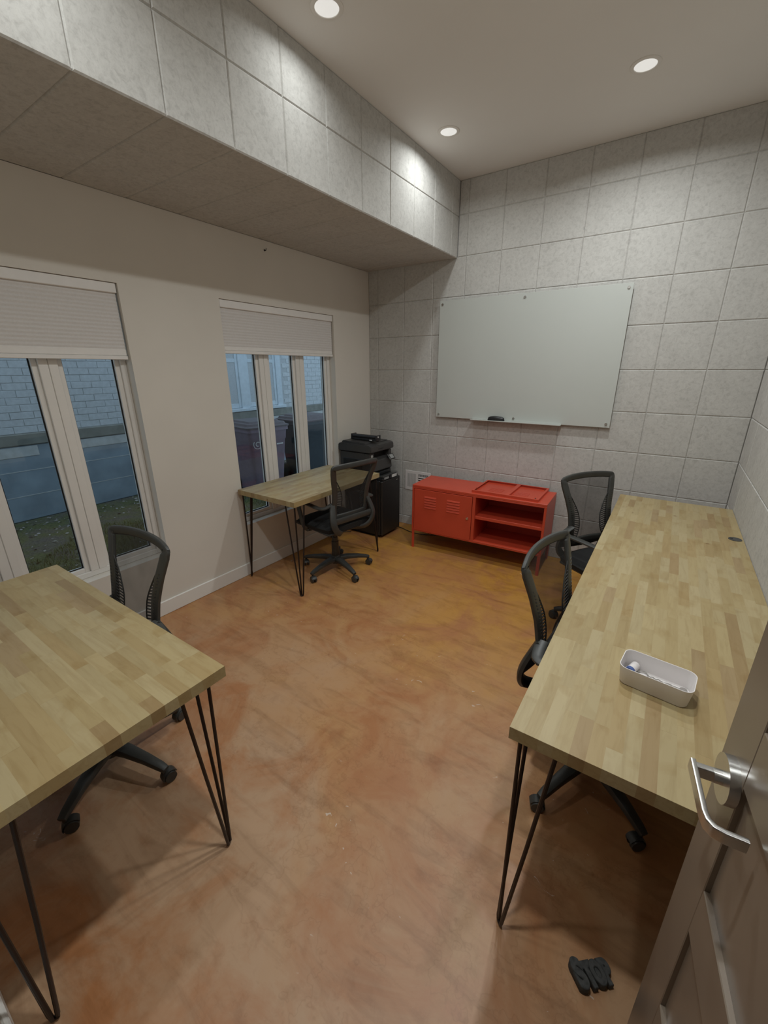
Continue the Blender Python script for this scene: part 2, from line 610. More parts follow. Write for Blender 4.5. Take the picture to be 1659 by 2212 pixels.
# door casing
bm = bmesh.new()
for x0, x1 in ((DX0 - 0.065, DX0), (DX1, DX1 + 0.065)):
    bx(bm, (x0, YF, 0), (x1, YF + 0.016, DZ + 0.065), 0.003)
bx(bm, (DX0, YF, DZ), (DX1, YF + 0.016, DZ + 0.065), 0.003)
struct(finish(bm, 'trim_1', 'trim_paint'), 'white casing around the doorway')

# ------------------------------------------------------------------ felt tiles
TILE_CACHE = {}
def tile_mesh(w, h):
    """slab w x h x TT, front face towards +Z, chamfered rim"""
    k = (round(w, 4), round(h, 4))
    if k in TILE_CACHE:
        return TILE_CACHE[k]
    bm = bmesh.new()
    g2, ch = 0.0001, min(0.0058, w * 0.2, h * 0.2)
    def ring(i, z):
        return [bm.verts.new(p) for p in ((i, i, z), (w - i, i, z), (w - i, h - i, z), (i, h - i, z))]
    A, B, Cc = ring(g2, 0.0), ring(g2, TT - ch * 0.9), ring(g2 + ch, TT)
    for P, Q in ((A, B), (B, Cc)):
        for i in range(4):
            j = (i + 1) % 4
            bm.faces.new((P[i], P[j], Q[j], Q[i]))
    bm.faces.new(Cc)
    bm.faces.new(A[::-1])
    bmesh.ops.recalc_face_normals(bm, faces=bm.faces[:])
    me = bpy.data.meshes.new('acoustic_tile')
    bm.to_mesh(me)
    bm.free()
    me.materials.append(MATS['felt'])
    TILE_CACHE[k] = me
    return me

def put_tile(parent, w, h, origin, ex, ey):
    ex, ey = Vector(ex), Vector(ey)
    ez = ex.cross(ey)
    o = bpy.data.objects.new('acoustic_tile', tile_mesh(w, h))
    COL.objects.link(o)
    mm = Matrix((ex, ey, ez)).transposed().to_4x4()
    mm.translation = Vector(origin) + ez * RND.uniform(-0.0004, 0.0006)
    o.parent = parent
    o.matrix_local = mm
    return o

P = 0.305
rows = [3.146 - P * k for k in range(1, 11)]          # 2.841 ... 0.096
zcuts = [ZC] + rows
vx = [0.0] + [0.110 + P * k for k in range(10)] + [XR]
for a, bq in zip(vx, vx[1:]):
    for zt, zb in zip(zcuts, zcuts[1:]):
        if bq <= SX + 0.02 and zb > SZ - 0.01:
            continue
        x0, x1, z0, z1 = a, bq, zb, zt
        if a < SX < bq and zb > SZ - 0.02:
            x0 = SX
        if x1 - x0 < 0.012:
            continue
        put_tile(wb, x1 - x0, z1 - z0, (x0, TT, z0), (1, 0, 0), (0, 0, 1))
# right wall, faces -x
ry = [0.0, -0.03] + [-0.03 - P * k for k in range(1, 13)] + [YF]
for a, bq in zip(ry, ry[1:]):
    for zt, zb in zip(zcuts, zcuts[1:]):
        if a - bq < 0.01:
            continue
        put_tile(wr, a - bq, zt - zb, (XR + TT, a, zb), (0, -1, 0), (0, 0, 1))
# soffit face (+x) and underside (-z)
sy = [0.0] + [-(0.130 + P * k) for k in range(12)] + [YF]
for a, bq in zip(sy, sy[1:]):
    for z0, z1 in ((SZ, 2.829), (2.829, ZC)):
        put_tile(so, a - bq, z1 - z0, (SX - TT, bq, z0), (0, 1, 0), (0, 0, 1))
    for x0, x1 in ((0.0, 0.325), (0.325, 0.618), (0.618, SX - TT * 0.2)):
        put_tile(so, a - bq, x1 - x0, (x0, bq, SZ + TT), (0, 1, 0), (1, 0, 0))

# ------------------------------------------------------------------ windows
def window(name, W, label):
    y0, y1, z0, z1 = W
    root = struct(thing(name, (0, (y0 + y1) / 2, z0)), label)
    base = Vector(root.location)
    def part(nm, boxes, mat, parent, bev=0.002):
        bm = bmesh.new()
        for lo, hi in boxes:
            bx(bm, Vector(lo) - base, Vector(hi) - base, bev)
        return finish(bm, nm, mat, parent)
    fw = 0.034
    part('window_frame', [((-0.139, y0 + .001, z0 + .001), (-0.068, y0 + fw, z1 - .001)),
                          ((-0.139, y1 - fw, z0 + .001), (-0.068, y1 - .001, z1 - .001)),
                          ((-0.139, y0 + fw, z0 + .001), (-0.068, y1 - fw, z0 + fw)),
                          ((-0.139, y0 + fw, z1 - fw), (-0.068, y1 - fw, z1 - .001))], 'window_vinyl', root)
    third = (y1 - y0) / 3
    edges = [y0 + fw]
    for k in (1, 2):
        c = y0 + third * k
        part('mullion', [((-0.139, c - 0.044, z0 + fw), (-0.066, c - 0.0015, z1 - fw)),
                         ((-0.139, c + 0.0015, z0 + fw), (-0.066, c + 0.044, z1 - fw)),
                         ((-0.139, c - 0.003, z0 + fw), (-0.072, c + 0.003, z1 - fw))], 'window_vinyl', root)
        edges += [c - 0.044, c + 0.044]
    edges.append(y1 - fw)
    for k in range(3):
        a, c = edges[2 * k], edges[2 * k + 1]
        s = 0.026
        za, zb = z0 + fw, z1 - fw
        sash = part('sash', [((-0.128, a, za), (-0.082, a + s, zb)), ((-0.128, c - s, za), (-0.082, c, zb)),
                             ((-0.128, a + s, za), (-0.082, c - s, za + s)), ((-0.128, a + s, zb - s), (-0.082, c - s, zb))],
                    'window_vinyl', root)
        part('glass_pane', [((-0.110, a + s, za + s), (-0.105, c - s, zb - s))], 'window_glass', sash, 0)
        g3 = 0.006
        part('gasket', [((-0.105, a + s, za + s), (-0.098, a + s + g3, zb - s)), ((-0.105, c - s - g3, za + s), (-0.098, c - s, zb - s)),
                        ((-0.105, a + s, za + s), (-0.098, c - s, za + s + g3))], 'dark_gap', sash, 0)
    return root
window('window_1', W1, 'triple casement window behind the large desk overlooking grass')
window('window_2', W2, 'triple casement window behind the small desk overlooking wheelie bins')

def shade(W, zb, zr, label):
    y0, y1, z0, z1 = W
    y0, y1 = y0 + 0.006, y1 - 0.006
    root = thing('cellular_shade', (-0.03, (y0 + y1) / 2, z1 - 0.002))
    tag(root, label, 'blind', 'cellular window shades')
    L = (y1 - y0) / 2
    bm = bmesh.new()
    bx(bm, (-0.028, -L, -0.050), (0.022, L, 0.0), 0.003)
    finish(bm, 'headrail', 'shade_rail', root)
    # pleated fabric: zigzag front and back
    bm = bmesh.new()
    zt, zlow = -0.050, zr - z1 + 0.002
    n = int((zt - zlow) / 0.019)
    F, Bk = [], []
    for i in range(2 * n + 1):
        z = zt + (zlow - zt) * i / (2 * n)
        # pleats open wider near the top, tight at the bottom
        d = 0.0052 if i % 2 else 0.0030
        F.append((bm.verts.new((d + 0.004, -L + 0.004, z)), bm.verts.new((d + 0.004, L - 0.004, z))))
        Bk.append((bm.verts.new((-d - 0.004, -L + 0.004, z)), bm.verts.new((-d - 0.004, L - 0.004, z))))
    for A, B in zip(F, F[1:]):
        bm.faces.new((A[0], A[1], B[1], B[0]))
    for A, B in zip(Bk, Bk[1:]):
        bm.faces.new((A[0], A[1], B[1], B[0]))
    finish(bm, 'pleated_fabric', 'shade_fabric', root)
    bm = bmesh.new()
    zz = zb - z1 + 0.002
    bx(bm, (-0.014, -L + 0.001, zz), (0.014, L - 0.001, zz + 0.020), 0.002)
    bx(bm, (-0.012, -L + 0.002, zz + 0.020), (0.010, L - 0.002, zlow + 0.001), 0.004)
    finish(bm, 'bottom_rail', 'shade_rail', root)
shade(W1, 1.690, 1.748, 'off-white pleated shade half lowered in the window over grass')
shade(W2, 1.742, 1.790, 'off-white pleated shade half lowered in the window above the small desk')

# ------------------------------------------------------------------ door leaf standing open
door = struct(thing('door_1', (2.9888, -3.7832, 0.0), rad(7.3 - 90 + 90)), 'taupe panelled door standing open beside the long desk')
# local frame: +y runs from hinge to free edge, -x is the visible face
DL, DT = 0.84, 0.044
def dpart(nm, lo, hi, parent=door, mat='door_paint', bev=0.0015):
    return box(nm, lo, hi, mat, parent, bev)
SW = 0.100
dpart('stile', (0, DL - SW, 0.012), (DT, DL, 2.04))
dpart('stile', (0, 0, 0.012), (DT, SW, 2.04))
zs = [0.012, 0.11]
pz = [(0.11, 0.345), (0.455, 0.69), (0.80, 1.037), (1.147, 1.382), (1.492, 1.727), (1.837, 1.94)]
edges = [0.012] + [v for p in pz for v in p] + [2.04]
for i in range(0, len(edges), 2):
    dpart('rail', (0, SW, edges[i]), (DT, DL - SW, edges[i + 1]))
for a, c in pz:
    dpart('panel', (0.009, SW - 0.002, a - 0.002), (DT - 0.009, DL - SW + 0.002, c + 0.002), bev=0)
# lever handle
hz, hy = 1.012, DL - 0.066
bm = bmesh.new()
cyl(bm, (0, hy, hz), (-0.014, hy, hz), 0.0385, seg=48)
bmesh.ops.bevel(bm, geom=[e for e in bm.edges if len(e.link_faces) == 2 and e.calc_face_angle(0) > 1.0], offset=0.0015, segments=2, affect='EDGES')
rose = finish(bm, 'handle_rose', 'steel', door, True)
bm = bmesh.new()
cyl(bm, (-0.014, hy, hz), (-0.026, hy, hz), 0.0115, seg=24)
finish(bm, 'handle_neck', 'steel', rose, True)
bm = bmesh.new()
x1 = -0.052
path = [(-0.026, hy, hz), (x1 + 0.003, hy, hz)]
sweep(bm, path, 0.012, 0.021, (0, 0, 1), nseg=16, power=8)
path = [(x1, hy + 0.0105, hz), (x1, hy - 0.03, hz), (x1, hy - 0.086, hz), (x1 + 0.002, hy - 0.098, hz),
        (x1 + 0.009, hy - 0.106, hz), (x1 + 0.020, hy - 0.109, hz), (x1 + 0.046, hy - 0.110, hz)]
sweep(bm, path, 0.0085, 0.021, (0, 0, 1), nseg=16, power=8)
finish(bm, 'handle_lever', 'steel', rose, True)
for z in (0.25, 1.05, 1.82):
    bm = bmesh.new()
    cyl(bm, (-0.004, -0.006, z - 0.045), (-0.004, -0.006, z + 0.045), 0.006, seg=12)
    finish(bm, 'hinge', 'steel', door, True)

# ------------------------------------------------------------------ ceiling lamps
def downlight(x, y, label, watts, group='recessed ceiling lights'):
    root = thing('recessed_light', (x, y, ZC))
    tag(root, label, 'ceiling light', group)
    bm = bmesh.new()
    lathe(bm, [(0.052, -0.001), (0.053, -0.004), (0.066, -0.0045), (0.071, -0.002), (0.071, 0.0)], 40)
    # open ring
    for f in [f for f in bm.faces if len(f.verts) > 4]:
        bm.faces.remove(f)
    finish(bm, 'trim_ring', 'trim_paint', root, True)
    bm = bmesh.new()
    lathe(bm, [(0.0, -0.0028), (0.03, -0.0028), (0.052, -0.0015), (0.0525, -0.0005)], 40)
    for f in [f for f in bm.faces if len(f.verts) > 4]:
        bm.faces.remove(f)
    finish(bm, 'lens', 'lamp_lens', root, True)
    ld = bpy.data.lights.new('recessed_light_lamp', 'AREA')
    ld.shape = 'DISK'
    ld.size = 0.10
    ld.energy = watts
    ld.color = (0.95, 1.0, 1.0)
    ld.spread = rad(160)
    lo = bpy.data.objects.new('lamp', ld)
    COL.objects.link(lo)
    lo.parent = root
    lo.location = (0, 0, -0.006)
downlight(1.185, -0.730, 'lit round recessed light in the ceiling corner where soffit meets tiled wall', LAMP_W[0])
downlight(2.280, -0.735, 'lit round recessed light in the ceiling above the whiteboard\'s right side', LAMP_W[3])
downlight(1.185, -1.908, 'lit round recessed light beside the middle of the soffit', LAMP_W[1])
downlight(2.280, -1.908, 'lit round recessed light above the middle of the long desk', LAMP_W[3])
downlight(1.185, -3.090, 'lit round recessed light beside the soffit above the large desk', LAMP_W[2])
downlight(2.280, -3.090, 'lit round recessed light above the doorway side of the long desk', LAMP_W[4])

# ------------------------------------------------------------------ desks
PALETTE = [(k * r, k * g_ * 0.975, k * b_ * 0.86) for k in (0.76,) for r, g_, b_ in
           [(0.515, 0.410, 0.240), (0.530, 0.428, 0.258), (0.500, 0.392, 0.222), (0.540, 0.440, 0.272),
           (0.490, 0.375, 0.208), (0.522, 0.416, 0.246), (0.475, 0.355, 0.192), (0.548, 0.452, 0.288)]]
UNIT = None
def unit_cube(mat):
    me = bpy.data.meshes.get('stave_' + mat)
    if me:
        return me
    bm = bmesh.new()
    bmesh.ops.create_cube(bm, size=1.0)
    me = bpy.data.meshes.new('stave_' + mat)
    bm.to_mesh(me)
    bm.free()
    me.materials.append(MATS[mat])
    return me

def hairpin(root, foot, tops, ztop, r=0.0058):
    """three rods from a plate under the top to one foot; tops[0]-foot-tops[1] is one bent rod"""
    bm = bmesh.new()
    f = Vector(foot)
    A, B, Cq = [Vector((*t, ztop)) for t in tops]
    def near(T, k, z=None):
        return f + (T - f) * k
    dA = (A - f)
    dB = (B - f)
    sep = (A - B)
    sep.z = 0
    sep.normalize()
    fa = f + sep * 0.011 + Vector((0, 0, 0.022))
    fb = f - sep * 0.011 + Vector((0, 0, 0.022))
    pts = [A, near(A, 0.5) + sep * 0.006, fa, f + sep * 0.0085 + Vector((0, 0, 0.0105)), f + Vector((0, 0, r)),
           f - sep * 0.0085 + Vector((0, 0, 0.0105)), fb, near(B, 0.5) - sep * 0.006, B]
    tube(bm, pts, r, 8)
    cdir = (Cq - f)
    cdir.z = 0
    cdir.normalize()
    tube(bm, [f + cdir * 0.006 + Vector((0, 0, 0.012)), Cq], r, 8)
    cx = (A + B + Cq) / 3
    # mounting plate
    zz = ztop
    vs = [bm.verts.new((p.x + (p.x - cx.x) * 0.25, p.y + (p.y - cx.y) * 0.25, zz - 0.004)) for p in (A, B, Cq)]
    v2 = [bm.verts.new((v.co.x, v.co.y, zz)) for v in vs]
    bm.faces.new(vs)
    bm.faces.new(v2)
    for i in range(3):
        j = (i + 1) % 3
        bm.faces.new((vs[i], vs[j], v2[j], v2[i]))
    return finish(bm, 'hairpin_leg', 'black_rod', root, True)

def desk(name, x0, x1, y0, y1, axis, nrow, lmin, lmax, seed, label, legs, zt=0.75, th=0.038):
    rnd = random.Random(seed)
    cx, cy = (x0 + x1) / 2, (y0 + y1) / 2
    root = thing(name, (cx, cy, 0))
    tag(root, label, 'desk')
    a0, a1, b0, b1 = (x0, x1, y0, y1) if axis == 'x' else (y0, y1, x0, x1)
    w = (b1 - b0) / nrow
    for k in range(nrow):
        s = a0
        first = True
        while s < a1 - 1e-4:
            L = rnd.uniform(lmin, lmax)
            if first:
                L *= rnd.uniform(0.35, 1.0)
                first = False
            e = s + L
            if a1 - e < lmin * 0.45:
                e = a1
            o = bpy.data.objects.new('stave', unit_cube('stave_' + axis))
            COL.objects.link(o)
            o.parent = root
            ca, cb = (s + e) / 2, b0 + w * (k + 0.5)
            hz2 = rnd.uniform(-0.00012, 0.00012)
            if axis == 'x':
                o.location = (ca - cx, cb - cy, zt - th / 2 + hz2)
                o.scale = (e - s, w, th)
            else:
                o.location = (cb - cx, ca - cy, zt - th / 2 + hz2)
                o.scale = (w, e - s, th)
            q = rnd.random()
            base = PALETTE[rnd.randrange(len(PALETTE))]
            if q > 0.93:
                base = (0.322, 0.226, 0.111)
            elif q > 0.86:
                base = (0.348, 0.252, 0.133)
            j = rnd.uniform(0.95, 1.05)
            o.color = (base[0] * j, base[1] * j, base[2] * j, 1)
            s = e
    for foot, tops in legs:
        f2 = (foot[0] - cx, foot[1] - cy, 0)
        t2 = [(t[0] - cx, t[1] - cy) for t in tops]
        hairpin(root, f2, t2, zt - th)
    return root

def corner_leg(fx, fy, sx, sy, px, py, d=0.095):
    """foot, plus plate corner (px,py) with rods d along the inward directions sx, sy"""
    return ((fx, fy), [(px + sx * d, py), (px, py + sy * d), (px, py)])

desk('long_desk', 2.502, XR - 0.002, -2.848, -0.298, 'y', 18, 0.14, 0.36, 3,
     'long butcher block desk on hairpin legs against the right tiled wall',
     [((2.547, -2.864), [(2.62, -2.835), (2.53, -2.74), (2.53, -2.832)]),
      ((3.110, -2.864), [(3.03, -2.835), (3.125, -2.74), (3.125, -2.832)]),
      ((2.547, -0.300), [(2.62, -0.315), (2.53, -0.41), (2.53, -0.318)]),
      ((3.110, -0.300), [(3.03, -0.315), (3.125, -0.41), (3.125, -0.318)])])
desk('large_desk', 0.388, 1.680, -3.780, -3.118, 'x', 17, 0.12, 0.34, 5,
     'butcher block desk on hairpin legs standing out from the window wall',
     [((1.652, -3.190), [(1.565, -3.165), (1.652, -3.255), (1.652, -3.165)]),
      ((1.636, -3.722), [(1.56, -3.745), (1.655, -3.655), (1.655, -3.745)]),
      ((0.420, -3.150), [(0.505, -3.145), (0.412, -3.24), (0.412, -3.145)]),
      ((0.420, -3.745), [(0.505, -3.75), (0.412, -3.655), (0.412, -3.75)])])
desk('small_desk', 0.022, 0.634, -1.797, -0.746, 'y', 16, 0.14, 0.36, 9,
     'small butcher block desk on hairpin legs under the far window',
     [((0.052, -1.783), [(0.145, -1.778), (0.052, -1.69), (0.052, -1.778)]),
      ((0.632, -1.784), [(0.52, -1.775), (0.612, -1.68), (0.612, -1.775)]),
      ((0.640, -0.790), [(0.52, -0.77), (0.612, -0.865), (0.612, -0.77)]),
      ((0.052, -0.775), [(0.145, -0.77), (0.052, -0.865), (0.052, -0.77)])])

# cable grommets let into the long desk
for y, lab in ((-0.927, 'dark round cable grommet in the long desk near the tiled corner'),
               (-2.195, 'dark round cable grommet in the long desk by the door edge')):
    g0 = thing('cable_grommet', (3.118 if y > -1 else 3.122, y, 0.7502))
    tag(g0, lab, 'grommet', 'cable grommets in the long desk')
    bm = bmesh.new()
    lathe(bm, [(0.0305, 0.0), (0.030, 0.0022), (0.026, 0.0028), (0.0255, 0.0016)], 28)
    finish(bm, 'rim', 'grey_plastic', g0, True)
    bm = bmesh.new()
    lathe(bm, [(0.0, 0.0022), (0.0252, 0.0022), (0.0252, 0.0004)], 28)
    cov = finish(bm, 'cover', 'grey_plastic', g0, True)
    bm = bmesh.new()
    bx(bm, (-0.024, -0.006, 0.0022), (-0.010, 0.006, 0.0026))
    finish(bm, 'cable_slot', 'dark_gap', cov)

# ------------------------------------------------------------------ office chair
def chair_y(z):
    """centre line of the backrest (local y) by height"""
    tab = [(0.40, -0.205), (0.50, -0.215), (0.58, -0.222), (0.66, -0.230), (0.75, -0.246), (0.85, -0.272), (0.93, -0.300), (1.0, -0.325)]
    for (z0, y0), (z1, y1) in zip(tab, tab[1:]):
        if z <= z1:
            t = (z - z0) / (z1 - z0)
            return y0 + (y1 - y0) * t
    return tab[-1][1]

def back_pt(u, z):
    return Vector((u, chair_y(z) + 0.62 * u * u, z))

def make_chair():
    root = thing('office_chair')
    # star base
    bm = bmesh.new()
    lathe(bm, [(0.0, 0.062), (0.036, 0.062), (0.042, 0.075), (0.042, 0.120), (0.034, 0.132), (0.031, 0.134),
               (0.030, 0.26), (0.024, 0.262), (0.024, 0.30), (0.019, 0.302), (0.019, 0.385), (0.0, 0.385)], 24)
    finish(bm, 'gas_column', 'chair_plastic', root, True)
    for k in range(5):
        a = rad(90 + 72 * k)
        d = Vector((math.cos(a), math.sin(a), 0))
        bm = bmesh.new()
        pts = [d * 0.02 + Vector((0, 0, 0.100)), d * 0.10 + Vector((0, 0, 0.104)), d * 0.20 + Vector((0, 0, 0.094)),
               d * 0.270 + Vector((0, 0, 0.080)), d * 0.296 + Vector((0, 0, 0.072))]
        sweep(bm, pts, [0.062, 0.054, 0.043, 0.036, 0.030], [0.045, 0.040, 0.032, 0.028, 0.022], (0, 0, 1), nseg=12, power=3.5)
        arm = finish(bm, 'base_leg', 'chair_plastic', root, True)
        # twin-wheel caster with hood, trailing sideways
        bm = bmesh.new()
        s = Vector((-d.y, d.x, 0))
        tw = s * math.cos(0.9 + k) + d * math.sin(0.9 + k)     # axle direction
        fw = Vector((-tw.y, tw.x, 0))
        c = d * 0.285 + fw * 0.014 + Vector((0, 0, 0.026))
        for sg in (-1, 1):
            cyl(bm, c + tw * (sg * 0.007), c + tw * (sg * 0.021), 0.0258, 0.0235, seg=22)
        cyl(bm, d * 0.285 + Vector((0, 0, 0.03)), d * 0.285 + Vector((0, 0, 0.074)), 0.008, seg=12)
        # hood
        prof = []
        for i in range(9):
            t = rad(-20 + 180 * i / 8)
            prof.append(c + fw * (math.cos(t) * 0.0285) * -1 + Vector((0, 0, math.sin(t) * 0.0285)))
        sweep(bm, prof, 0.034, 0.004, [(p - c) for p in prof], nseg=8, power=4)
        finish(bm, 'caster', 'chair_plastic', arm, True)
    # mechanism
    bm = bmesh.new()
    bx(bm, (-0.075, -0.11, 0.385), (0.075, 0.10, 0.420), 0.01, 2)
    mech = finish(bm, 'tilt_mechanism', 'black_plastic', root, True)
    bm = bmesh.new()
    tube(bm, [(0.06, 0.03, 0.40), (0.16, 0.035, 0.395), (0.23, 0.04, 0.392)], 0.005, 8)
    bx(bm, (0.22, 0.030, 0.385), (0.275, 0.052, 0.397), 0.004)
    finish(bm, 'height_lever', 'black_plastic', mech, True)
    # seat pan and cushion
    bm = bmesh.new()
    bx(bm, (-0.225, -0.215, 0.418), (0.225, 0.235, 0.440), 0.012, 2)
    finish(bm, 'seat_pan', 'chair_plastic', root, True)
    bm = bmesh.new()
    nx, ny = 14, 14
    hw, hl = 0.242, 0.240
    def prof_edge(u, v):
        # rounded rectangle mapping from the unit square
        k = 0.86
        x = u * math.sqrt(max(0, 1 - v * v * (1 - k * k) * 0.55))
        y = v * math.sqrt(max(0, 1 - u * u * (1 - k * k) * 0.55))
        return x * hw, y * hl
    top, bot = {}, {}
    for i in range(nx + 1):
        for j in range(ny + 1):
            u, v = -1 + 2 * i / nx, -1 + 2 * j / ny
            x, y = prof_edge(u, v)
            edge = max(abs(u), abs(v)) ** 6
            dome = 0.012 * (1 - u * u) * 0.8 - 0.006 * (1 - v * v)
            fall = 0.030 * max(0, v - 0.45) ** 1.6 / 0.4
            top[i, j] = bm.verts.new((x, y + 0.01, 0.497 + dome - 0.026 * edge - fall))
            bot[i, j] = bm.verts.new((x * 0.97, y * 0.97 + 0.01, 0.436))
    for i in range(nx):
        for j in range(ny):
            bm.faces.new((top[i, j], top[i + 1, j], top[i + 1, j + 1], top[i, j + 1]))
            bm.faces.new((bot[i, j], bot[i, j + 1], bot[i + 1, j + 1], bot[i + 1, j]))
    rim = [(i, 0) for i in range(nx)] + [(nx, j) for j in range(ny)] + [(i, ny) for i in range(nx, 0, -1)] + [(0, j) for j in range(ny, 0, -1)]
    for k in range(len(rim)):
        a, c = rim[k], rim[(k + 1) % len(rim)]
        bm.faces.new((top[a], top[c], bot[c], bot[a]))
    finish(bm, 'seat_cushion', 'seat_fabric', root, True)
    # backrest frame loop
    half = [(0.0, 0.545), (0.10, 0.545), (0.162, 0.552), (0.178, 0.60), (0.178, 0.66), (0.182, 0.73), (0.192, 0.80),
            (0.206, 0.87), (0.219, 0.935), (0.223, 0.958), (0.221, 0.969), (0.211, 0.976), (0.12, 0.986), (0.0, 0.990)]
    loop = half + [(-u, z) for u, z in half[-2:0:-1]]
    loop = catmull([Vector((u, z, 0)) for u, z in loop], 4, True)
    pts = [back_pt(p.x, p.y) for p in loop]
    cen = Vector((0, 0.35, 0.76))
    bm = bmesh.new()
    wid = []
    for p in loop:
        zz = p.y
        wid.append(0.040 if zz < 0.56 or zz > 0.95 else 0.047)
    # shift the frame inwards so its outer edge follows the outline
    inner = []
    for p, wq in zip(loop, wid):
        c2 = Vector((0, 0.77, 0))
        d = (c2 - p)
        d.normalize()
        inner.append(p + d * wq * 0.45)
    fpts = [back_pt(p.x, p.y) for p in inner]
    sweep(bm, fpts, wid, 0.019, [Vector((0, 1, 0)) for _ in fpts], True, nseg=12, power=4)
    frame = finish(bm, 'backrest_frame', 'chair_plastic', root, True)
    # mesh sheet
    bm = bmesh.new()
    def inner_half(z):
        tab = [(0.55, 0.135), (0.60, 0.145), (0.66, 0.150), (0.73, 0.156), (0.80, 0.168), (0.87, 0.184), (0.93, 0.196), (0.97, 0.195)]
        for (z0, y0), (z1, y1) in zip(tab, tab[1:]):
            if z <= z1:
                return y0 + (y1 - y0) * (z - z0) / (z1 - z0)
        return tab[-1][1]
    grid = []
    for j in range(15):
        z = 0.552 + (0.968 - 0.552) * j / 14
        h2 = inner_half(z)
        grid.append([bm.verts.new(back_pt(h2 * (-1 + 2 * i / 10), z) + Vector((0, 0.004, 0))) for i in range(11)])
    for A, B in zip(grid, grid[1:]):
        for i in range(10):
            bm.faces.new((A[i], A[i + 1], B[i + 1], B[i]))
    finish(bm, 'mesh_fabric', 'chair_mesh', frame, True)
    # crescent lattice either side of the mesh
    for sg in (-1, 1):
        bm = bmesh.new()
        def cres(z):
            t = (z - 0.555) / (0.90 - 0.555)
            return 0.064 * max(0, math.sin(math.pi * min(1, max(0, t)) ** 0.78)) 
        rimp = []
        for j in range(17):
            z = 0.560 + (0.895 - 0.560) * j / 16
            rimp.append(back_pt(sg * (inner_half(z) - cres(z)), z) + Vector((0, 0.009, 0)))
        sweep(bm, rimp, 0.0055, 0.006, Vector((0, 1, 0)), nseg=6)
        for j in range(21):
            z = 0.590 + 0.0140 * j
            a = inner_half(z) + 0.012
            z2 = z - 0.024
            c2 = inner_half(z2) - cres(z2)
            if a - c2 < 0.018:
                continue
            p0 = back_pt(sg * a, z) + Vector((0, 0.008, 0))
            p1 = back_pt(sg * c2, z2) + Vector((0, 0.008, 0))
            sweep(bm, [p0, p1], 0.0062, 0.005, Vector((0, 1, 0)), nseg=4)
        finish(bm, 'side_lattice', 'black_plastic', frame)
    # bracket that carries the backrest: two curved wings and a cross bar
    bm = bmesh.new()
    for sg in (-1, 1):
        w = catmull([(sg * 0.176, -0.210, 0.668), (sg * 0.188, -0.226, 0.625), (sg * 0.202, -0.246, 0.565), (sg * 0.202, -0.256, 0.515),
                     (sg * 0.176, -0.254, 0.465), (sg * 0.126, -0.236, 0.428), (sg * 0.070, -0.160, 0.408)], 4)
        ww = [0.038 + 0.012 * math.sin(math.pi * i / (len(w) - 1)) for i in range(len(w))]
        sweep(bm, w, ww, 0.024, [Vector((sg * 0.30, -1, -0.1))] * len(w), nseg=10, power=4)
    bar = catmull([(-0.200, -0.250, 0.540), (-0.11, -0.240, 0.534), (0, -0.236, 0.532), (0.11, -0.240, 0.534), (0.200, -0.250, 0.540)], 4)
    sweep(bm, bar, 0.050, 0.018, Vector((0, -1, 0)), nseg=10, power=3)
    finish(bm, 'back_bracket', 'chair_plastic', root, True)
    # arms
    for sg in (-1, 1):
        bm = bmesh.new()
        st = catmull([(sg * 0.15, 0.055, 0.410), (sg * 0.225, 0.060, 0.418), (sg * 0.252, 0.075, 0.455), (sg * 0.258, 0.098, 0.54),
                      (sg * 0.258, 0.122, 0.612), (sg * 0.256, 0.118, 0.640), (sg * 0.254, 0.08, 0.646)], 4)
        sweep(bm, st, 0.045, 0.018, [Vector((sg, 0, 0.35))] * len(st), nseg=10, power=3)
        arm = finish(bm, 'arm_support', 'chair_plastic', root, True)
        bm = bmesh.new()
        pad = catmull([(sg * 0.250, 0.130, 0.636), (sg * 0.252, 0.10, 0.646), (sg * 0.256, -0.02, 0.648), (sg * 0.260, -0.13, 0.646),
                       (sg * 0.252, -0.176, 0.646), (sg * 0.225, -0.192, 0.650), (sg * 0.168, -0.200, 0.668)], 4)
        n = len(pad)
        ww = [0.044 for i in range(n)]
        sweep(bm, pad, ww, 0.018, [Vector((0, 0, 1))] * n, nseg=10, power=3)
        finish(bm, 'armrest', 'chair_plastic', arm, True)
    return root

chair0 = make_chair()
CH = [((0.545, -1.283), 79.6, 27.4, 'black mesh office chair pushed up to the small desk under the far window'),
      ((0.955, -3.263), 181.5, 32.5, 'black mesh office chair tucked under the large desk by the grass window'),
      ((2.680, -2.172), -97.5, 36.0, 'black mesh office chair at the long desk opposite the white tray'),
      ((2.570, -0.962), -123.5, 10.0, 'black mesh office chair at the long desk beside the red cabinet')]
def base_turn(root, deg):
    """turn only the star base and casters"""
    for ch in root.children:
        if ch.name.startswith('base_leg'):
            ch.rotation_euler.z = rad(deg)
for i, ((x, y), th, bt, lab) in enumerate(CH):
    o = chair0 if i == 0 else copy_tree(chair0)
    o.location = (x, y, 0)
    o.rotation_euler = (0, 0, rad(th))
    tag(o, lab, 'chair', 'black mesh office chairs')
    base_turn(o, bt)

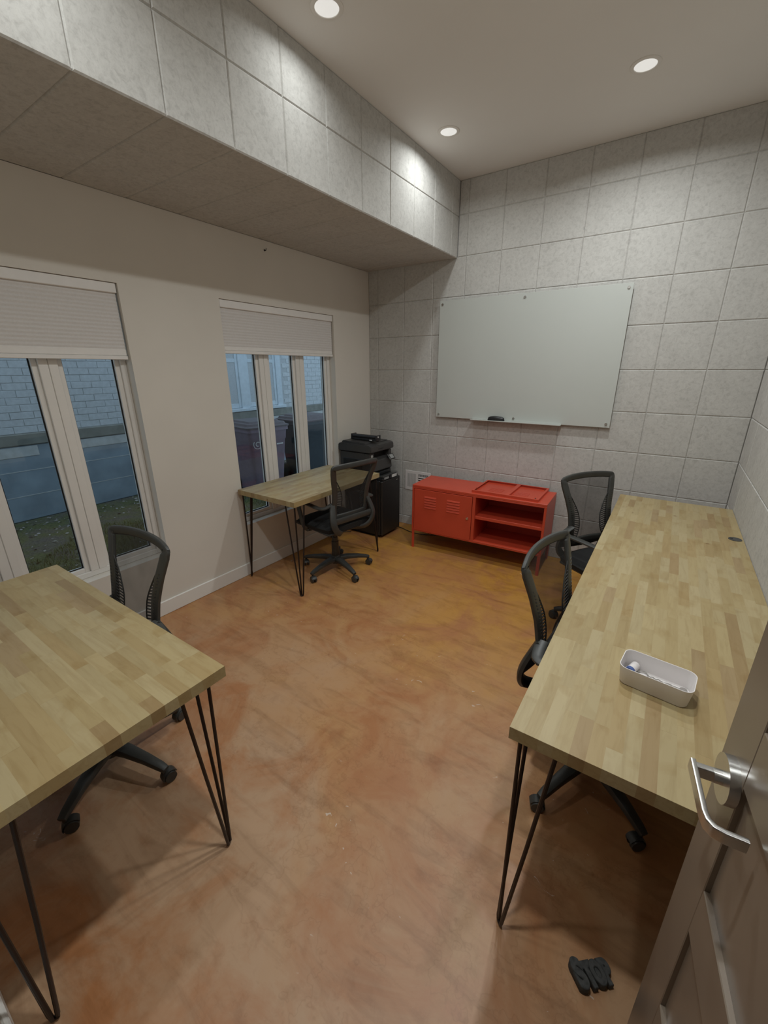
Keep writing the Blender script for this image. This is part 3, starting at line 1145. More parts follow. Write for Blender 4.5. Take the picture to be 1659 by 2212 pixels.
# ------------------------------------------------------------------ red metal cabinet
cab = thing('metal_cabinet', (0.845, -0.515, 0), rad(2.7))
tag(cab, 'low red steel locker cabinet with one door and open shelves', 'cabinet')
CW, CD, ZB, ZT2 = 1.19, 0.40, 0.175, 0.625
def cp(nm, lo, hi, parent=cab, mat='red_steel', bev=0.0015):
    return box(nm, lo, hi, mat, parent, bev)
cp('top_panel', (0, 0, ZT2 - 0.022), (CW, CD, ZT2), bev=0.003)
cp('side_panel', (0, 0, ZB), (0.020, CD, ZT2 - 0.022))
cp('side_panel', (CW - 0.020, 0, ZB), (CW, CD, ZT2 - 0.022))
cp('back_panel', (0.020, CD - 0.012, ZB), (CW - 0.020, CD, ZT2 - 0.022))
cp('bottom_panel', (0.020, 0.0, ZB), (CW - 0.020, CD - 0.012, ZB + 0.020))
cp('lip', (0.020, 0.0, ZT2 - 0.032), (CW - 0.020, 0.018, ZT2 - 0.022))
cp('divider', (0.584, 0.0, ZB + 0.020), (0.610, CD - 0.012, ZT2 - 0.032))
cp('shelf', (0.610, 0.012, 0.396), (CW - 0.020, CD - 0.012, 0.422))
cdoor = cp('cabinet_door', (0.024, -0.004, ZB + 0.012), (0.580, 0.016, ZT2 - 0.036), bev=0.002)
for bxk, bx1 in ((0.128, 0.246), (0.348, 0.472)):
    for k in range(5):
        z = 0.420 + 0.0245 * k
        bm = bmesh.new()
        # pressed louvre: wedge standing proud of the sheet
        vs = [bm.verts.new(p) for p in ((bxk, -0.004, z), (bx1, -0.004, z), (bx1, -0.004, z + 0.015), (bxk, -0.004, z + 0.015),
                                        (bxk + 0.004, -0.0105, z + 0.001), (bx1 - 0.004, -0.0105, z + 0.001))]
        for f in ((4, 5, 2, 3), (0, 1, 5, 4), (0, 4, 3), (1, 2, 5), (0, 3, 2, 1)):
            bm.faces.new([vs[i] for i in f])
        finish(bm, 'louvre', 'red_steel', cdoor)
bm = bmesh.new()
cyl(bm, (0.546, -0.004, 0.392), (0.546, -0.012, 0.392), 0.0125, 0.0105, 20)
cyl(bm, (0.546, -0.012, 0.392), (0.546, -0.0135, 0.392), 0.006, 0.006, 14)
lock = finish(bm, 'lock', 'chrome', cdoor, True)
for x in (0.003, CW - 0.027):
    for y in (0.002, CD - 0.026):
        bm = bmesh.new()
        sx = 1 if x < 0.5 else -1
        syy = 1 if y < 0.2 else -1
        xa = x if sx > 0 else x + 0.024
        ya = y if syy > 0 else y + 0.024
        bx(bm, (min(xa, xa + sx * 0.024), min(ya, ya + syy * 0.004), 0), (max(xa, xa + sx * 0.024), max(ya, ya + syy * 0.004), ZB))
        bx(bm, (min(xa, xa + sx * 0.004), min(ya + syy * 0.004, ya + syy * 0.024), 0), (max(xa, xa + sx * 0.004), max(ya + syy * 0.004, ya + syy * 0.024), ZB))
        finish(bm, 'leg', 'red_steel', cab)
bm = bmesh.new()
cyl(bm, (0.90, CD - 0.012, 0.30), (0.90, CD - 0.016, 0.30), 0.022, seg=24)
finish(bm, 'cable_hole', 'dark_gap', cab)

# the cabinet's other door, taken off and laid face down on the top
ld = thing('loose_door', (1.400, -0.452, ZT2 + 0.0005), rad(1.5))
tag(ld, 'loose red steel door panel lying upside down on the red cabinet', 'door panel')
LW, LD_, LH = 0.556, 0.400, 0.020
box('door_sheet', (0, 0, 0), (LW, LD_, 0.002), 'red_steel', ld)
for lo, hi in (((0, 0, 0.002), (LW, 0.004, LH)), ((0, LD_ - 0.004, 0.002), (LW, LD_, LH)),
               ((0, 0.004, 0.002), (0.004, LD_ - 0.004, LH)), ((LW - 0.004, 0.004, 0.002), (LW, LD_ - 0.004, LH))):
    rimo = box('rim', lo, hi, 'red_steel', ld)
for lo, hi in (((0.004, 0.004, LH - 0.002), (LW - 0.004, 0.016, LH)), ((0.004, LD_ - 0.016, LH - 0.002), (LW - 0.004, LD_ - 0.004, LH)),
               ((0.004, 0.016, LH - 0.002), (0.016, LD_ - 0.016, LH)), ((LW - 0.016, 0.016, LH - 0.002), (LW - 0.004, LD_ - 0.016, LH))):
    box('return_flange', lo, hi, 'red_steel', ld)
box('stiffener', (LW * 0.505, 0.016, 0.002), (LW * 0.505 + 0.034, LD_ - 0.016, LH - 0.001), 'red_steel', ld, 0.002)
for x0 in (0.105, 0.325):
    for k in range(5):
        box('louvre', (x0, 0.105 + 0.0245 * k, 0.002), (x0 + 0.12, 0.118 + 0.0245 * k, 0.0045), 'red_steel', ld, 0.001)
for x, y in ((0.016, 0.07), (0.016, LD_ - 0.10), (LW - 0.02, LD_ - 0.08)):
    bm = bmesh.new()
    cyl(bm, (x, y, 0.004), (x, y, LH + 0.006), 0.003, seg=10)
    finish(bm, 'hinge_pin', 'brass', ld, True)
bm = bmesh.new()
cyl(bm, (LW - 0.03, 0.03, LH - 0.0015), (LW - 0.03, 0.03, LH + 0.001), 0.006, seg=14)
finish(bm, 'bolt_hole', 'dark_gap', ld)

# ------------------------------------------------------------------ whiteboard
wbd = thing('whiteboard', (1.570, 0.0, 1.193))
tag(wbd, 'large frameless white glass board on the grey tiled wall', 'whiteboard')
WBW, WBH = 1.512, 1.010
box('glass_sheet', (-WBW / 2, -0.034, 0), (WBW / 2, -0.028, WBH), 'white_glass', wbd, 0.001)
for x in (-WBW / 2 + 0.028, 0.0, WBW / 2 - 0.028):
    for z in (0.028, WBH - 0.028):
        bm = bmesh.new()
        cyl(bm, (x, -0.001, z), (x, -0.028, z), 0.009, seg=18)
        cyl(bm, (x, -0.034, z), (x, -0.041, z), 0.0105, 0.009, 20)
        finish(bm, 'standoff', 'steel', wbd, True)
bm = bmesh.new()
bx(bm, (-0.38, -0.086, -0.004), (0.40, -0.034, -0.001), 0.001)
bx(bm, (-0.38, -0.089, -0.004), (0.40, -0.086, 0.004), 0.001)
bx(bm, (-0.38, -0.0362, -0.001), (0.40, -0.034, 0.012), 0.0005)
finish(bm, 'pen_tray', 'white_glass', wbd)
er = thing('board_eraser', (1.425, -0.0625, 1.1925))
tag(er, 'black oval eraser resting on the whiteboard pen tray', 'eraser')
bm = bmesh.new()
ringp = []
for s, z in ((0.92, 0.0), (1.0, 0.004), (1.0, 0.012)):
    ringp.append([bm.verts.new((0.076 * s * math.copysign(abs(math.cos(t)) ** 0.7, math.cos(t)), 0.024 * s * math.copysign(abs(math.sin(t)) ** 0.8, math.sin(t)), z))
                  for t in [2 * math.pi * i / 28 for i in range(28)]])
for A, B in zip(ringp, ringp[1:]):
    for i in range(28):
        bm.faces.new((A[i], A[(i + 1) % 28], B[(i + 1) % 28], B[i]))
bm.faces.new(ringp[0])
bm.faces.new(ringp[-1])
finish(bm, 'felt_pad', 'seat_fabric', er)
bm = bmesh.new()
ringp = []
for s, z in ((0.98, 0.012), (0.99, 0.020), (0.92, 0.030), (0.70, 0.038), (0.30, 0.042)):
    ringp.append([bm.verts.new((0.076 * s * math.cos(t), 0.025 * s * math.sin(t), z)) for t in [2 * math.pi * i / 28 for i in range(28)]])
for A, B in zip(ringp, ringp[1:]):
    for i in range(28):
        bm.faces.new((A[i], A[(i + 1) % 28], B[(i + 1) % 28], B[i]))
bm.faces.new(ringp[0])
bm.faces.new(ringp[-1])
finish(bm, 'grip', 'printer_dark', er, True)

# ------------------------------------------------------------------ wall register
vt = thing('wall_vent', (0.611, 0.0, 0.507))
tag(vt, 'white wall register low on the tiled wall behind the red cabinet', 'vent')
bm = bmesh.new()
W_, H_ = 0.152, 0.106
bx(bm, (-W_, -0.006, -H_), (W_, -0.0005, H_), 0.002)
finish(bm, 'face_plate', 'white_plastic', vt)
for k in range(11):
    x = -0.122 + 0.0095 * k
    box('grille_slot', (x, -0.0070, -0.070), (x + 0.0035, -0.0058, 0.076), 'screen_grey', vt)
box('louvre_opening', (0.008, -0.0068, -0.080), (0.124, -0.0058, 0.078), 'dark_gap', vt)
for k in range(6):
    z = -0.072 + 0.0225 * k
    box('vane', (0.008, -0.011, z), (0.124, -0.0065, z + 0.012), 'white_plastic', vt, 0.001)
for k in range(9):
    x = 0.012 + 0.0125 * k
    box('damper_fin', (x, -0.010, 0.052), (x + 0.004, -0.0066, 0.076), 'white_plastic', vt)

# ------------------------------------------------------------------ black cabinet, printer and what is on it
bc = thing('equipment_cabinet', (0.29, -0.345, 0))
tag(bc, 'black upright equipment cabinet with a flat door beneath the printer', 'cabinet')
X0, X1, Y0, Y1, H = -0.235, 0.210, -0.165, 0.165, 0.598
box('body', (X0, Y0, 0.025), (X1 - 0.030, Y1, H), 'cabinet_black', bc, 0.004)
box('plinth', (X0 + 0.02, Y0 + 0.02, 0.0), (X1 - 0.05, Y1 - 0.02, 0.025), 'dark_gap', bc)
cd_ = box('cabinet_door', (X1 - 0.026, Y0, 0.030), (X1, Y1, H - 0.004), 'cabinet_black', bc, 0.005)
box('door_catch', (X1, Y1 - 0.075, H - 0.036), (X1 + 0.002, Y1 - 0.045, H - 0.030), 'steel', cd_)

pr = thing('laser_printer', (0.22, -0.385, 0.5985))
tag(pr, 'black multifunction laser printer with tilted touchscreen in the corner', 'printer')
PX0, PX1, PY0, PY1 = -0.185, 0.190, -0.195, 0.195
def prism(bm, prof, y0, y1):
    """(x,z) outline extruded along y"""
    A = [bm.verts.new((x, y0, z)) for x, z in prof]
    B = [bm.verts.new((x, y1, z)) for x, z in prof]
    bm.faces.new(A)
    bm.faces.new(B)
    n = len(prof)
    for i in range(n):
        j = (i + 1) % n
        bm.faces.new((A[i], A[j], B[j], B[i]))
bm = bmesh.new()
prism(bm, [(PX0, 0.0), (PX1 - 0.02, 0.0), (PX1 - 0.02, 0.07), (PX1 + 0.005, 0.085), (PX1 - 0.005, 0.185), (PX1 - 0.07, 0.215),
           (PX1 - 0.07, 0.268), (PX0, 0.268)], PY0 + 0.012, PY1 - 0.012)
bmesh.ops.bevel(bm, geom=bm.edges[:], offset=0.004, segments=1, affect='EDGES')
finish(bm, 'printer_body', 'printer_plastic', pr)
box('side_pillar', (PX1 - 0.072, PY0 + 0.012, 0.205), (PX1 - 0.012, PY0 + 0.085, 0.268), 'printer_plastic', pr, 0.004)
box('side_pillar', (PX1 - 0.072, PY1 - 0.055, 0.185), (PX1 - 0.004, PY1 - 0.012, 0.268), 'printer_plastic', pr, 0.004)
box('output_slot', (PX1 - 0.075, PY0 + 0.086, 0.212), (PX1 - 0.066, PY1 - 0.056, 0.262), 'dark_gap', pr)
box('paper_drawer', (PX1 - 0.022, PY0 + 0.03, 0.006), (PX1 + 0.004, PY1 - 0.03, 0.066), 'printer_dark', pr, 0.004)
box('side_hatch', (PX0 + 0.04, PY0 + 0.009, 0.06), (PX1 - 0.10, PY0 + 0.014, 0.205), 'printer_dark', pr, 0.003)
bm = bmesh.new()
cyl(bm, (PX1 - 0.0115, PY0 + 0.050, 0.238), (PX1 - 0.0105, PY0 + 0.050, 0.238), 0.013, seg=24)
bdg = finish(bm, 'round_badge', 'paper_white', pr, True)
bm = bmesh.new()
bx(bm, (PX1 - 0.0104, PY0 + 0.0462, 0.230), (PX1 - 0.0098, PY0 + 0.0482, 0.247))
bx(bm, (PX1 - 0.0104, PY0 + 0.0518, 0.229), (PX1 - 0.0098, PY0 + 0.0538, 0.246))
finish(bm, 'badge_mark', 'printer_dark', bdg)
bm = bmesh.new()
prism(bm, [(PX0 - 0.01, 0.276), (PX1 + 0.012, 0.276), (PX1 + 0.016, 0.29), (PX1 + 0.012, 0.335), (PX1 - 0.02, 0.348), (PX0 + 0.02, 0.352), (PX0 - 0.01, 0.34)], PY0 - 0.004, PY1 + 0.004)
bmesh.ops.bevel(bm, geom=bm.edges[:], offset=0.006, segments=2, affect='EDGES')
lid = finish(bm, 'scanner_lid', 'printer_plastic', pr, True)
bm = bmesh.new()
prism(bm, [(PX0 + 0.01, 0.346), (PX1 - 0.07, 0.346), (PX1 - 0.085, 0.366), (PX0 + 0.03, 0.372)], PY0 + 0.02, PY0 + 0.22)
bmesh.ops.bevel(bm, geom=bm.edges[:], offset=0.005, segments=2, affect='EDGES')
finish(bm, 'document_feeder', 'printer_plastic', lid, True)
bm = bmesh.new()
prism(bm, [(PX0 + 0.02, 0.350), (PX1 - 0.05, 0.350), (PX1 - 0.05, 0.3565), (PX0 + 0.02, 0.366)], PY0 + 0.225, PY1 - 0.02)
finish(bm, 'feed_tray', 'printer_plastic', lid)
box('lid_grip', (PX1 + 0.010, PY0 + 0.12, 0.300), (PX1 + 0.0165, PY0 + 0.20, 0.306), 'dark_gap', lid)
bm = bmesh.new()
bx(bm, (-0.006, -0.048, -0.032), (0.006, 0.048, 0.032), 0.004)
cpan = finish(bm, 'control_panel', 'printer_plastic', pr, False, (PX1 + 0.022, PY1 - 0.052, 0.196), (0, rad(-38), 0))
box('touch_screen', (0.006, -0.030, -0.021), (0.0072, 0.030, 0.021), 'screen_grey', cpan)

tc = thing('toner_cartridge', (0.255, -0.432, 0.9722))
tag(tc, 'long black toner cartridge lying across the printer lid', 'toner cartridge')
bm = bmesh.new()
prism(bm, [(-0.145, 0.0), (0.145, 0.0), (0.145, 0.028), (-0.145, 0.028)], -0.035, 0.035)
bmesh.ops.bevel(bm, geom=bm.edges[:], offset=0.006, segments=2, affect='EDGES')
finish(bm, 'hopper', 'printer_dark', tc, True)
bm = bmesh.new()
cyl(bm, (-0.150, -0.016, 0.036), (0.150, -0.016, 0.036), 0.0195, seg=24)
finish(bm, 'drum', 'printer_dark', tc, True)
box('end_cap', (0.138, -0.040, 0.0), (0.156, 0.036, 0.056), 'printer_dark', tc, 0.005, 2, True)
box('end_cap', (-0.156, -0.040, 0.0), (-0.138, 0.036, 0.056), 'printer_dark', tc, 0.005, 2, True)
bm = bmesh.new()
cyl(bm, (0.156, -0.012, 0.040), (0.160, -0.012, 0.040), 0.007, seg=16)
finish(bm, 'contact_stud', 'paper_white', tc, True)
box('chip_label', (0.075, -0.0412, 0.004), (0.105, -0.0400, 0.013), 'paper_white', tc)

pb = thing('plastic_case', (0.464, -0.355, 0.5985))
tag(pb, 'small clear plastic case with a black latch on the black cabinet', 'case')
box('base_tub', (-0.036, -0.135, 0.0), (0.036, 0.135, 0.022), 'printer_dark', pb, 0.004)
box('clear_lid', (-0.035, -0.133, 0.023), (0.035, 0.133, 0.052), 'clear_plastic', pb, 0.004)
box('contents', (-0.028, -0.120, 0.0235), (0.026, 0.120, 0.040), 'grey_plastic', pb, 0.003)
box('label', (0.0363, 0.020, 0.006), (0.0370, 0.110, 0.034), 'paper_white', pb)
box('label', (0.0363, -0.115, 0.010), (0.0370, -0.035, 0.030), 'screen_grey', pb)
box('latch', (0.0363, -0.020, 0.004), (0.040, 0.010, 0.046), 'printer_dark', pb, 0.002)

# cord on the floor from the cabinet to behind the red one
bm = bmesh.new()
tube(bm, catmull([(0.27, -0.176, 0.010), (0.36, -0.13, 0.005), (0.50, -0.15, 0.005), (0.66, -0.20, 0.005), (0.80, -0.19, 0.005), (0.95, -0.115, 0.005)], 6), 0.0042, 8)
tag(finish(bm, 'power_cord', 'black_plastic', None, True), 'thin black power cord on the floor between black and red cabinets', 'cord')

# socket low on the window wall, with a plug and cord behind the small desk
so_ = thing('wall_socket', (0.0145, -0.752, 0.115))
tag(so_, 'white wall socket plate low on the window wall beside the small desk', 'socket')
box('cover_plate', (-0.0140, -0.036, 0.0), (-0.009, 0.036, 0.115), 'white_plastic', so_, 0.002)
box('receptacle', (-0.009, -0.017, 0.062), (-0.0075, 0.017, 0.098), 'trim_paint', so_, 0.001)
box('receptacle', (-0.009, -0.017, 0.015), (-0.0075, 0.017, 0.051), 'trim_paint', so_, 0.001)
bm = bmesh.new()
bx(bm, (0.0075, -0.766, 0.140), (0.034, -0.740, 0.166), 0.004)
tube(bm, catmull([(0.030, -0.753, 0.150), (0.045, -0.75, 0.12), (0.032, -0.735, 0.03), (0.035, -0.69, 0.006), (0.06, -0.60, 0.005), (0.12, -0.54, 0.005)], 6), 0.0035, 8)
tag(finish(bm, 'plug_cord', 'black_plastic', None, True), 'black plug and cord at the socket on the window wall', 'cord')

# little dark hook high on the window wall
bm = bmesh.new()
cyl(bm, (0.0, -1.303, 2.463), (0.010, -1.303, 2.463), 0.006, 0.005, 12)
tube(bm, catmull([(0.009, -1.303, 2.463), (0.018, -1.303, 2.461), (0.022, -1.303, 2.468), (0.020, -1.303, 2.475)], 4), 0.002, 6)
tag(finish(bm, 'wall_hook', 'black_plastic', None, True), 'tiny dark hook high on the wall above the far window', 'hook')

# ------------------------------------------------------------------ white tray and its contents
def rrect(hx, hy, r, n=6):
    pts = []
    for cx, cy, a0 in ((hx - r, hy - r, 0), (-hx + r, hy - r, 90), (-hx + r, -hy + r, 180), (hx - r, -hy + r, 270)):
        for i in range(n + 1):
            a = rad(a0 + 90 * i / n)
            pts.append((cx + r * math.cos(a), cy + r * math.sin(a)))
    return pts
bm = bmesh.new()
secs = [(0.082, 0.046, 0.018, 0.0005), (0.0845, 0.0485, 0.020, 0.004), (0.0910, 0.0540, 0.024, 0.0585), (0.0913, 0.0543, 0.024, 0.0600),
        (0.0893, 0.0523, 0.0225, 0.0600), (0.0888, 0.0518, 0.022, 0.0580), (0.0825, 0.0465, 0.018, 0.0055), (0.079, 0.043, 0.016, 0.0035)]
rings = []
for hx, hy, r, z in secs:
    rings.append([bm.verts.new((x, y, z)) for x, y in rrect(hx, hy, r)])
for A, B in zip(rings, rings[1:]):
    for i in range(len(A)):
        j = (i + 1) % len(A)
        bm.faces.new((A[i], A[j], B[j], B[i]))
bm.faces.new(rings[0])
bm.faces.new(rings[-1])
TRX, TRY, TRR = 2.806, -2.469, rad(-7.0)
tr_ = finish(bm, 'desk_tray', 'white_plastic', None, True, (TRX, TRY, 0.7503), (0, 0, TRR))
tag(tr_, 'white rounded plastic tray on the long desk', 'tray')
def in_tray(x, y, z):
    c, s = math.cos(TRR), math.sin(TRR)
    return (TRX + c * x - s * y, TRY + s * x + c * y, 0.7503 + z)
bt = thing('small_bottle', in_tray(-0.064, 0.014, 0.0170), TRR + rad(-12))
tag(bt, 'small white bottle with blue cap lying in the white tray', 'bottle')
bm = bmesh.new()
cyl(bm, (0, 0.030, 0), (0, -0.004, 0), 0.0125, seg=24)
finish(bm, 'bottle_body', 'white_plastic', bt, True)
bm = bmesh.new()
cyl(bm, (0, -0.004, 0), (0, -0.016, 0), 0.013, seg=24)
finish(bm, 'cap', 'blue_cap', bt, True)
kc = thing('key_chain', in_tray(-0.006, 0.039, 0.0042), TRR + rad(15))
tag(kc, 'steel key ring with chain and key lying in the white tray', 'key chain')
bm = bmesh.new()
tube(bm, [(-0.030 + 0.014 * math.cos(t), -0.004 + 0.012 * math.sin(t), 0.003 + 0.002 * math.sin(t)) for t in [2 * math.pi * i / 24 for i in range(25)]], 0.0021, 8)
finish(bm, 'split_ring', 'steel', kc, True)
for k in range(5):
    bm = bmesh.new()
    cx, cy = -0.014 + 0.0075 * k, -0.009 - 0.0022 * k
    pts = []
    for i in range(13):
        t = 2 * math.pi * i / 12
        if k % 2:
            pts.append((cx + 0.0052 * math.cos(t), cy, 0.0035 + 0.0026 * math.sin(t)))
        else:
            pts.append((cx + 0.0052 * math.cos(t), cy + 0.0026 * math.sin(t), 0.002))
    tube(bm, pts, 0.0012, 6)
    finish(bm, 'chain_link', 'steel', kc, True)
bm = bmesh.new()
sweep(bm, [(0.020, -0.019, 0.0022), (0.034, -0.021, 0.003), (0.042, -0.022, 0.0025)], [0.004, 0.009, 0.005], 0.0035, (0, 0, 1), nseg=8)
finish(bm, 'clasp', 'steel', kc, True)
bm = bmesh.new()
sweep(bm, [(0.040, -0.022, 0.0025), (0.062, -0.026, 0.0018)], 0.0045, 0.002, (0, 0, 1), nseg=8)
cyl(bm, (0.070, -0.027, 0.0008), (0.070, -0.027, 0.0030), 0.0095, seg=20)
finish(bm, 'key', 'steel', kc, True)

# ------------------------------------------------------------------ STOP-shaped door stopper
ds = thing('door_stopper', (2.8045, -2.838, 0.0), rad(42))
tag(ds, 'grey rubber door stopper shaped as chunky letters STOP on the floor', 'door stopper')
def letter(ch, x, sx, sy, shear, z0, th):
    cu = bpy.data.curves.new('letter_curve', 'FONT')
    cu.body = ch
    cu.align_x = 'CENTER'
    cu.size = 0.078
    cu.offset = 0.0042
    cu.extrude = th / 2 - 0.0025
    cu.bevel_depth = 0.0025
    cu.bevel_resolution = 1
    tmp = bpy.data.objects.new('letter_tmp', cu)
    COL.objects.link(tmp)
    dg = bpy.context.evaluated_depsgraph_get()
    me = bpy.data.meshes.new_from_object(tmp.evaluated_get(dg))
    bpy.data.objects.remove(tmp, do_unlink=True)
    bpy.data.curves.remove(cu)
    for v in me.vertices:
        v.co.x = v.co.x * sx + x + shear * v.co.y
        v.co.y = v.co.y * sy * 0.84 - 0.024
        v.co.z += z0 + th / 2
    me.materials.clear()
    me.materials.append(MATS['rubber'])
    o = bpy.data.objects.new('letter', me)
    COL.objects.link(o)
    o.parent = ds
    return o
letter('S', -0.034, 0.70, 1.24, -0.10, 0.0, 0.030)
letter('T', -0.006, 0.62, 1.06, -0.10, 0.0, 0.024)
letter('O', 0.019, 0.52, 1.02, -0.10, 0.0, 0.027)
bm = bmesh.new()
bx(bm, (0.010, -0.022, 0.0), (0.028, 0.024, 0.021), 0.004)
finish(bm, 'letter_core', 'rubber', ds)
letter('P', 0.046, 0.62, 1.06, -0.10, 0.0, 0.022)

# ------------------------------------------------------------------ outside: yard and the neighbouring house
yd = box('ground_yard', (-9.0, -7.0, -0.15), (-0.186, 9.0, 0.0), 'yard_ground')
struct(yd, 'yard ground with soil and patchy grass')
NX = -3.2
nh = thing('neighbour_house', (NX, 0, 0))
tag(nh, 'white painted brick house with a pale band across the yard', 'house')
box('wall_core', (-0.30, -7.0, 0.965), (-0.006, 9.0, 4.6), 'mortar', nh)
box('foundation', (-0.30, -7.0, 0.0), (0.03, 9.0, 0.845), 'foundation_paint', nh, 0.01)
box('band', (-0.30, -7.0, 0.845), (0.045, 9.0, 0.965), 'band_paint', nh, 0.006)
for y0, y1, z0, z1 in ((-2.6, -2.05, 0.72, 0.83), (-1.62, -0.95, 0.73, 0.835), (-0.2, 3.4, 0.60, 0.84)):
    box('bare_patch', (0.030, y0, z0), (0.034, y1, z1), 'pale_patch', nh, 0.002)
for z in (0.28, 0.56):
    box('block_joint', (0.0295, -3.2, z), (0.0315, 0.4, z + 0.008), 'pale_patch', nh)
# bricks: the ones seen through the panes singly, the rest joined
bl_, bh_, bj = 0.208, 0.070, 0.006
wins_far = [(0.10, 1.72, 1.00, 3.0)]
me_b = None
def brick_mesh():
    bm = bmesh.new()
    bx(bm, (-0.02, -bl_ / 2, -bh_ / 2), (0, bl_ / 2, bh_ / 2), 0.002)
    bmesh.ops.recalc_face_normals(bm, faces=bm.faces[:])
    me = bpy.data.meshes.new('brick')
    bm.to_mesh(me)
    bm.free()
    me.materials.append(MATS['painted_brick'])
    return me
me_b = brick_mesh()
rest = bmesh.new()
rnd = random.Random(21)
count = 0
for r in range(26):
    z = 0.965 + bj + bh_ / 2 + r * (bh_ + bj)
    y = -3.6 + (0.5 * (bl_ + bj) if r % 2 else 0)
    while y < 4.2:
        inwin = any(a - 0.11 < y < c + 0.11 and zl < z < zh for a, c, zl, zh in wins_far)
        if not inwin:
            seen = (z < 1.80) and ((-3.0 < y < -0.75) or (1.70 < y < 2.85))
            dx = rnd.uniform(-0.002, 0.002)
            if seen and count < 300:
                o = bpy.data.objects.new('brick', me_b)
                COL.objects.link(o)
                o.parent = nh
                o.location = (dx, y, z)
                count += 1
            else:
                bx(rest, (-0.02 + dx, y - bl_ / 2, z - bh_ / 2), (dx, y + bl_ / 2, z + bh_ / 2))
        y += bl_ + bj
ro = finish(rest, 'brickwork', 'painted_brick', nh)
ro['kind'] = 'stuff'
# its paired sash windows
def far_window(y0, y1, z0, z1):
    w = box('house_window', (-0.06, y0, z0), (-0.015, y1, z1), 'far_frame', nh)
    for a, c in ((y0 + 0.05, y1 - 0.05),):
        for zz0, zz1 in ((z0 + 0.07, 1.735), (1.79, z1 - 0.06)):
            box('pane', (-0.0155, a, zz0), (-0.008, c, zz1), 'far_glass', w)
    box('curtain', (-0.0150, y0 + 0.055, z0 + 0.20), (-0.0070, y0 + (y1 - y0) * 0.62, 1.730), 'far_curtain', w)
    for a, c in ((y0, y0 + 0.05), (y1 - 0.05, y1)):
        box('sash_stile', (-0.0155, a, z0), (0.004, c, z1), 'far_frame', w, 0.003)
    for zz0, zz1 in ((z0, z0 + 0.07), (1.735, 1.79), (z1 - 0.06, z1)):
        box('sash_rail', (-0.0155, y0 + 0.05, zz0), (0.002, y1 - 0.05, zz1), 'far_frame', w, 0.003)
    return w
far_window(0.17, 0.80, 1.03, 2.95)
box('window_mullion', (-0.05, 0.80, 1.00), (0.020, 0.95, 3.0), 'far_frame', nh, 0.006)
far_window(0.95, 1.58, 1.03, 2.95)
box('window_mullion', (-0.05, 1.58, 1.00), (0.020, 1.70, 3.0), 'far_frame', nh, 0.006)
box('window_sill', (-0.05, 0.06, 0.972), (0.055, 1.74, 1.022), 'far_frame', nh, 0.006)

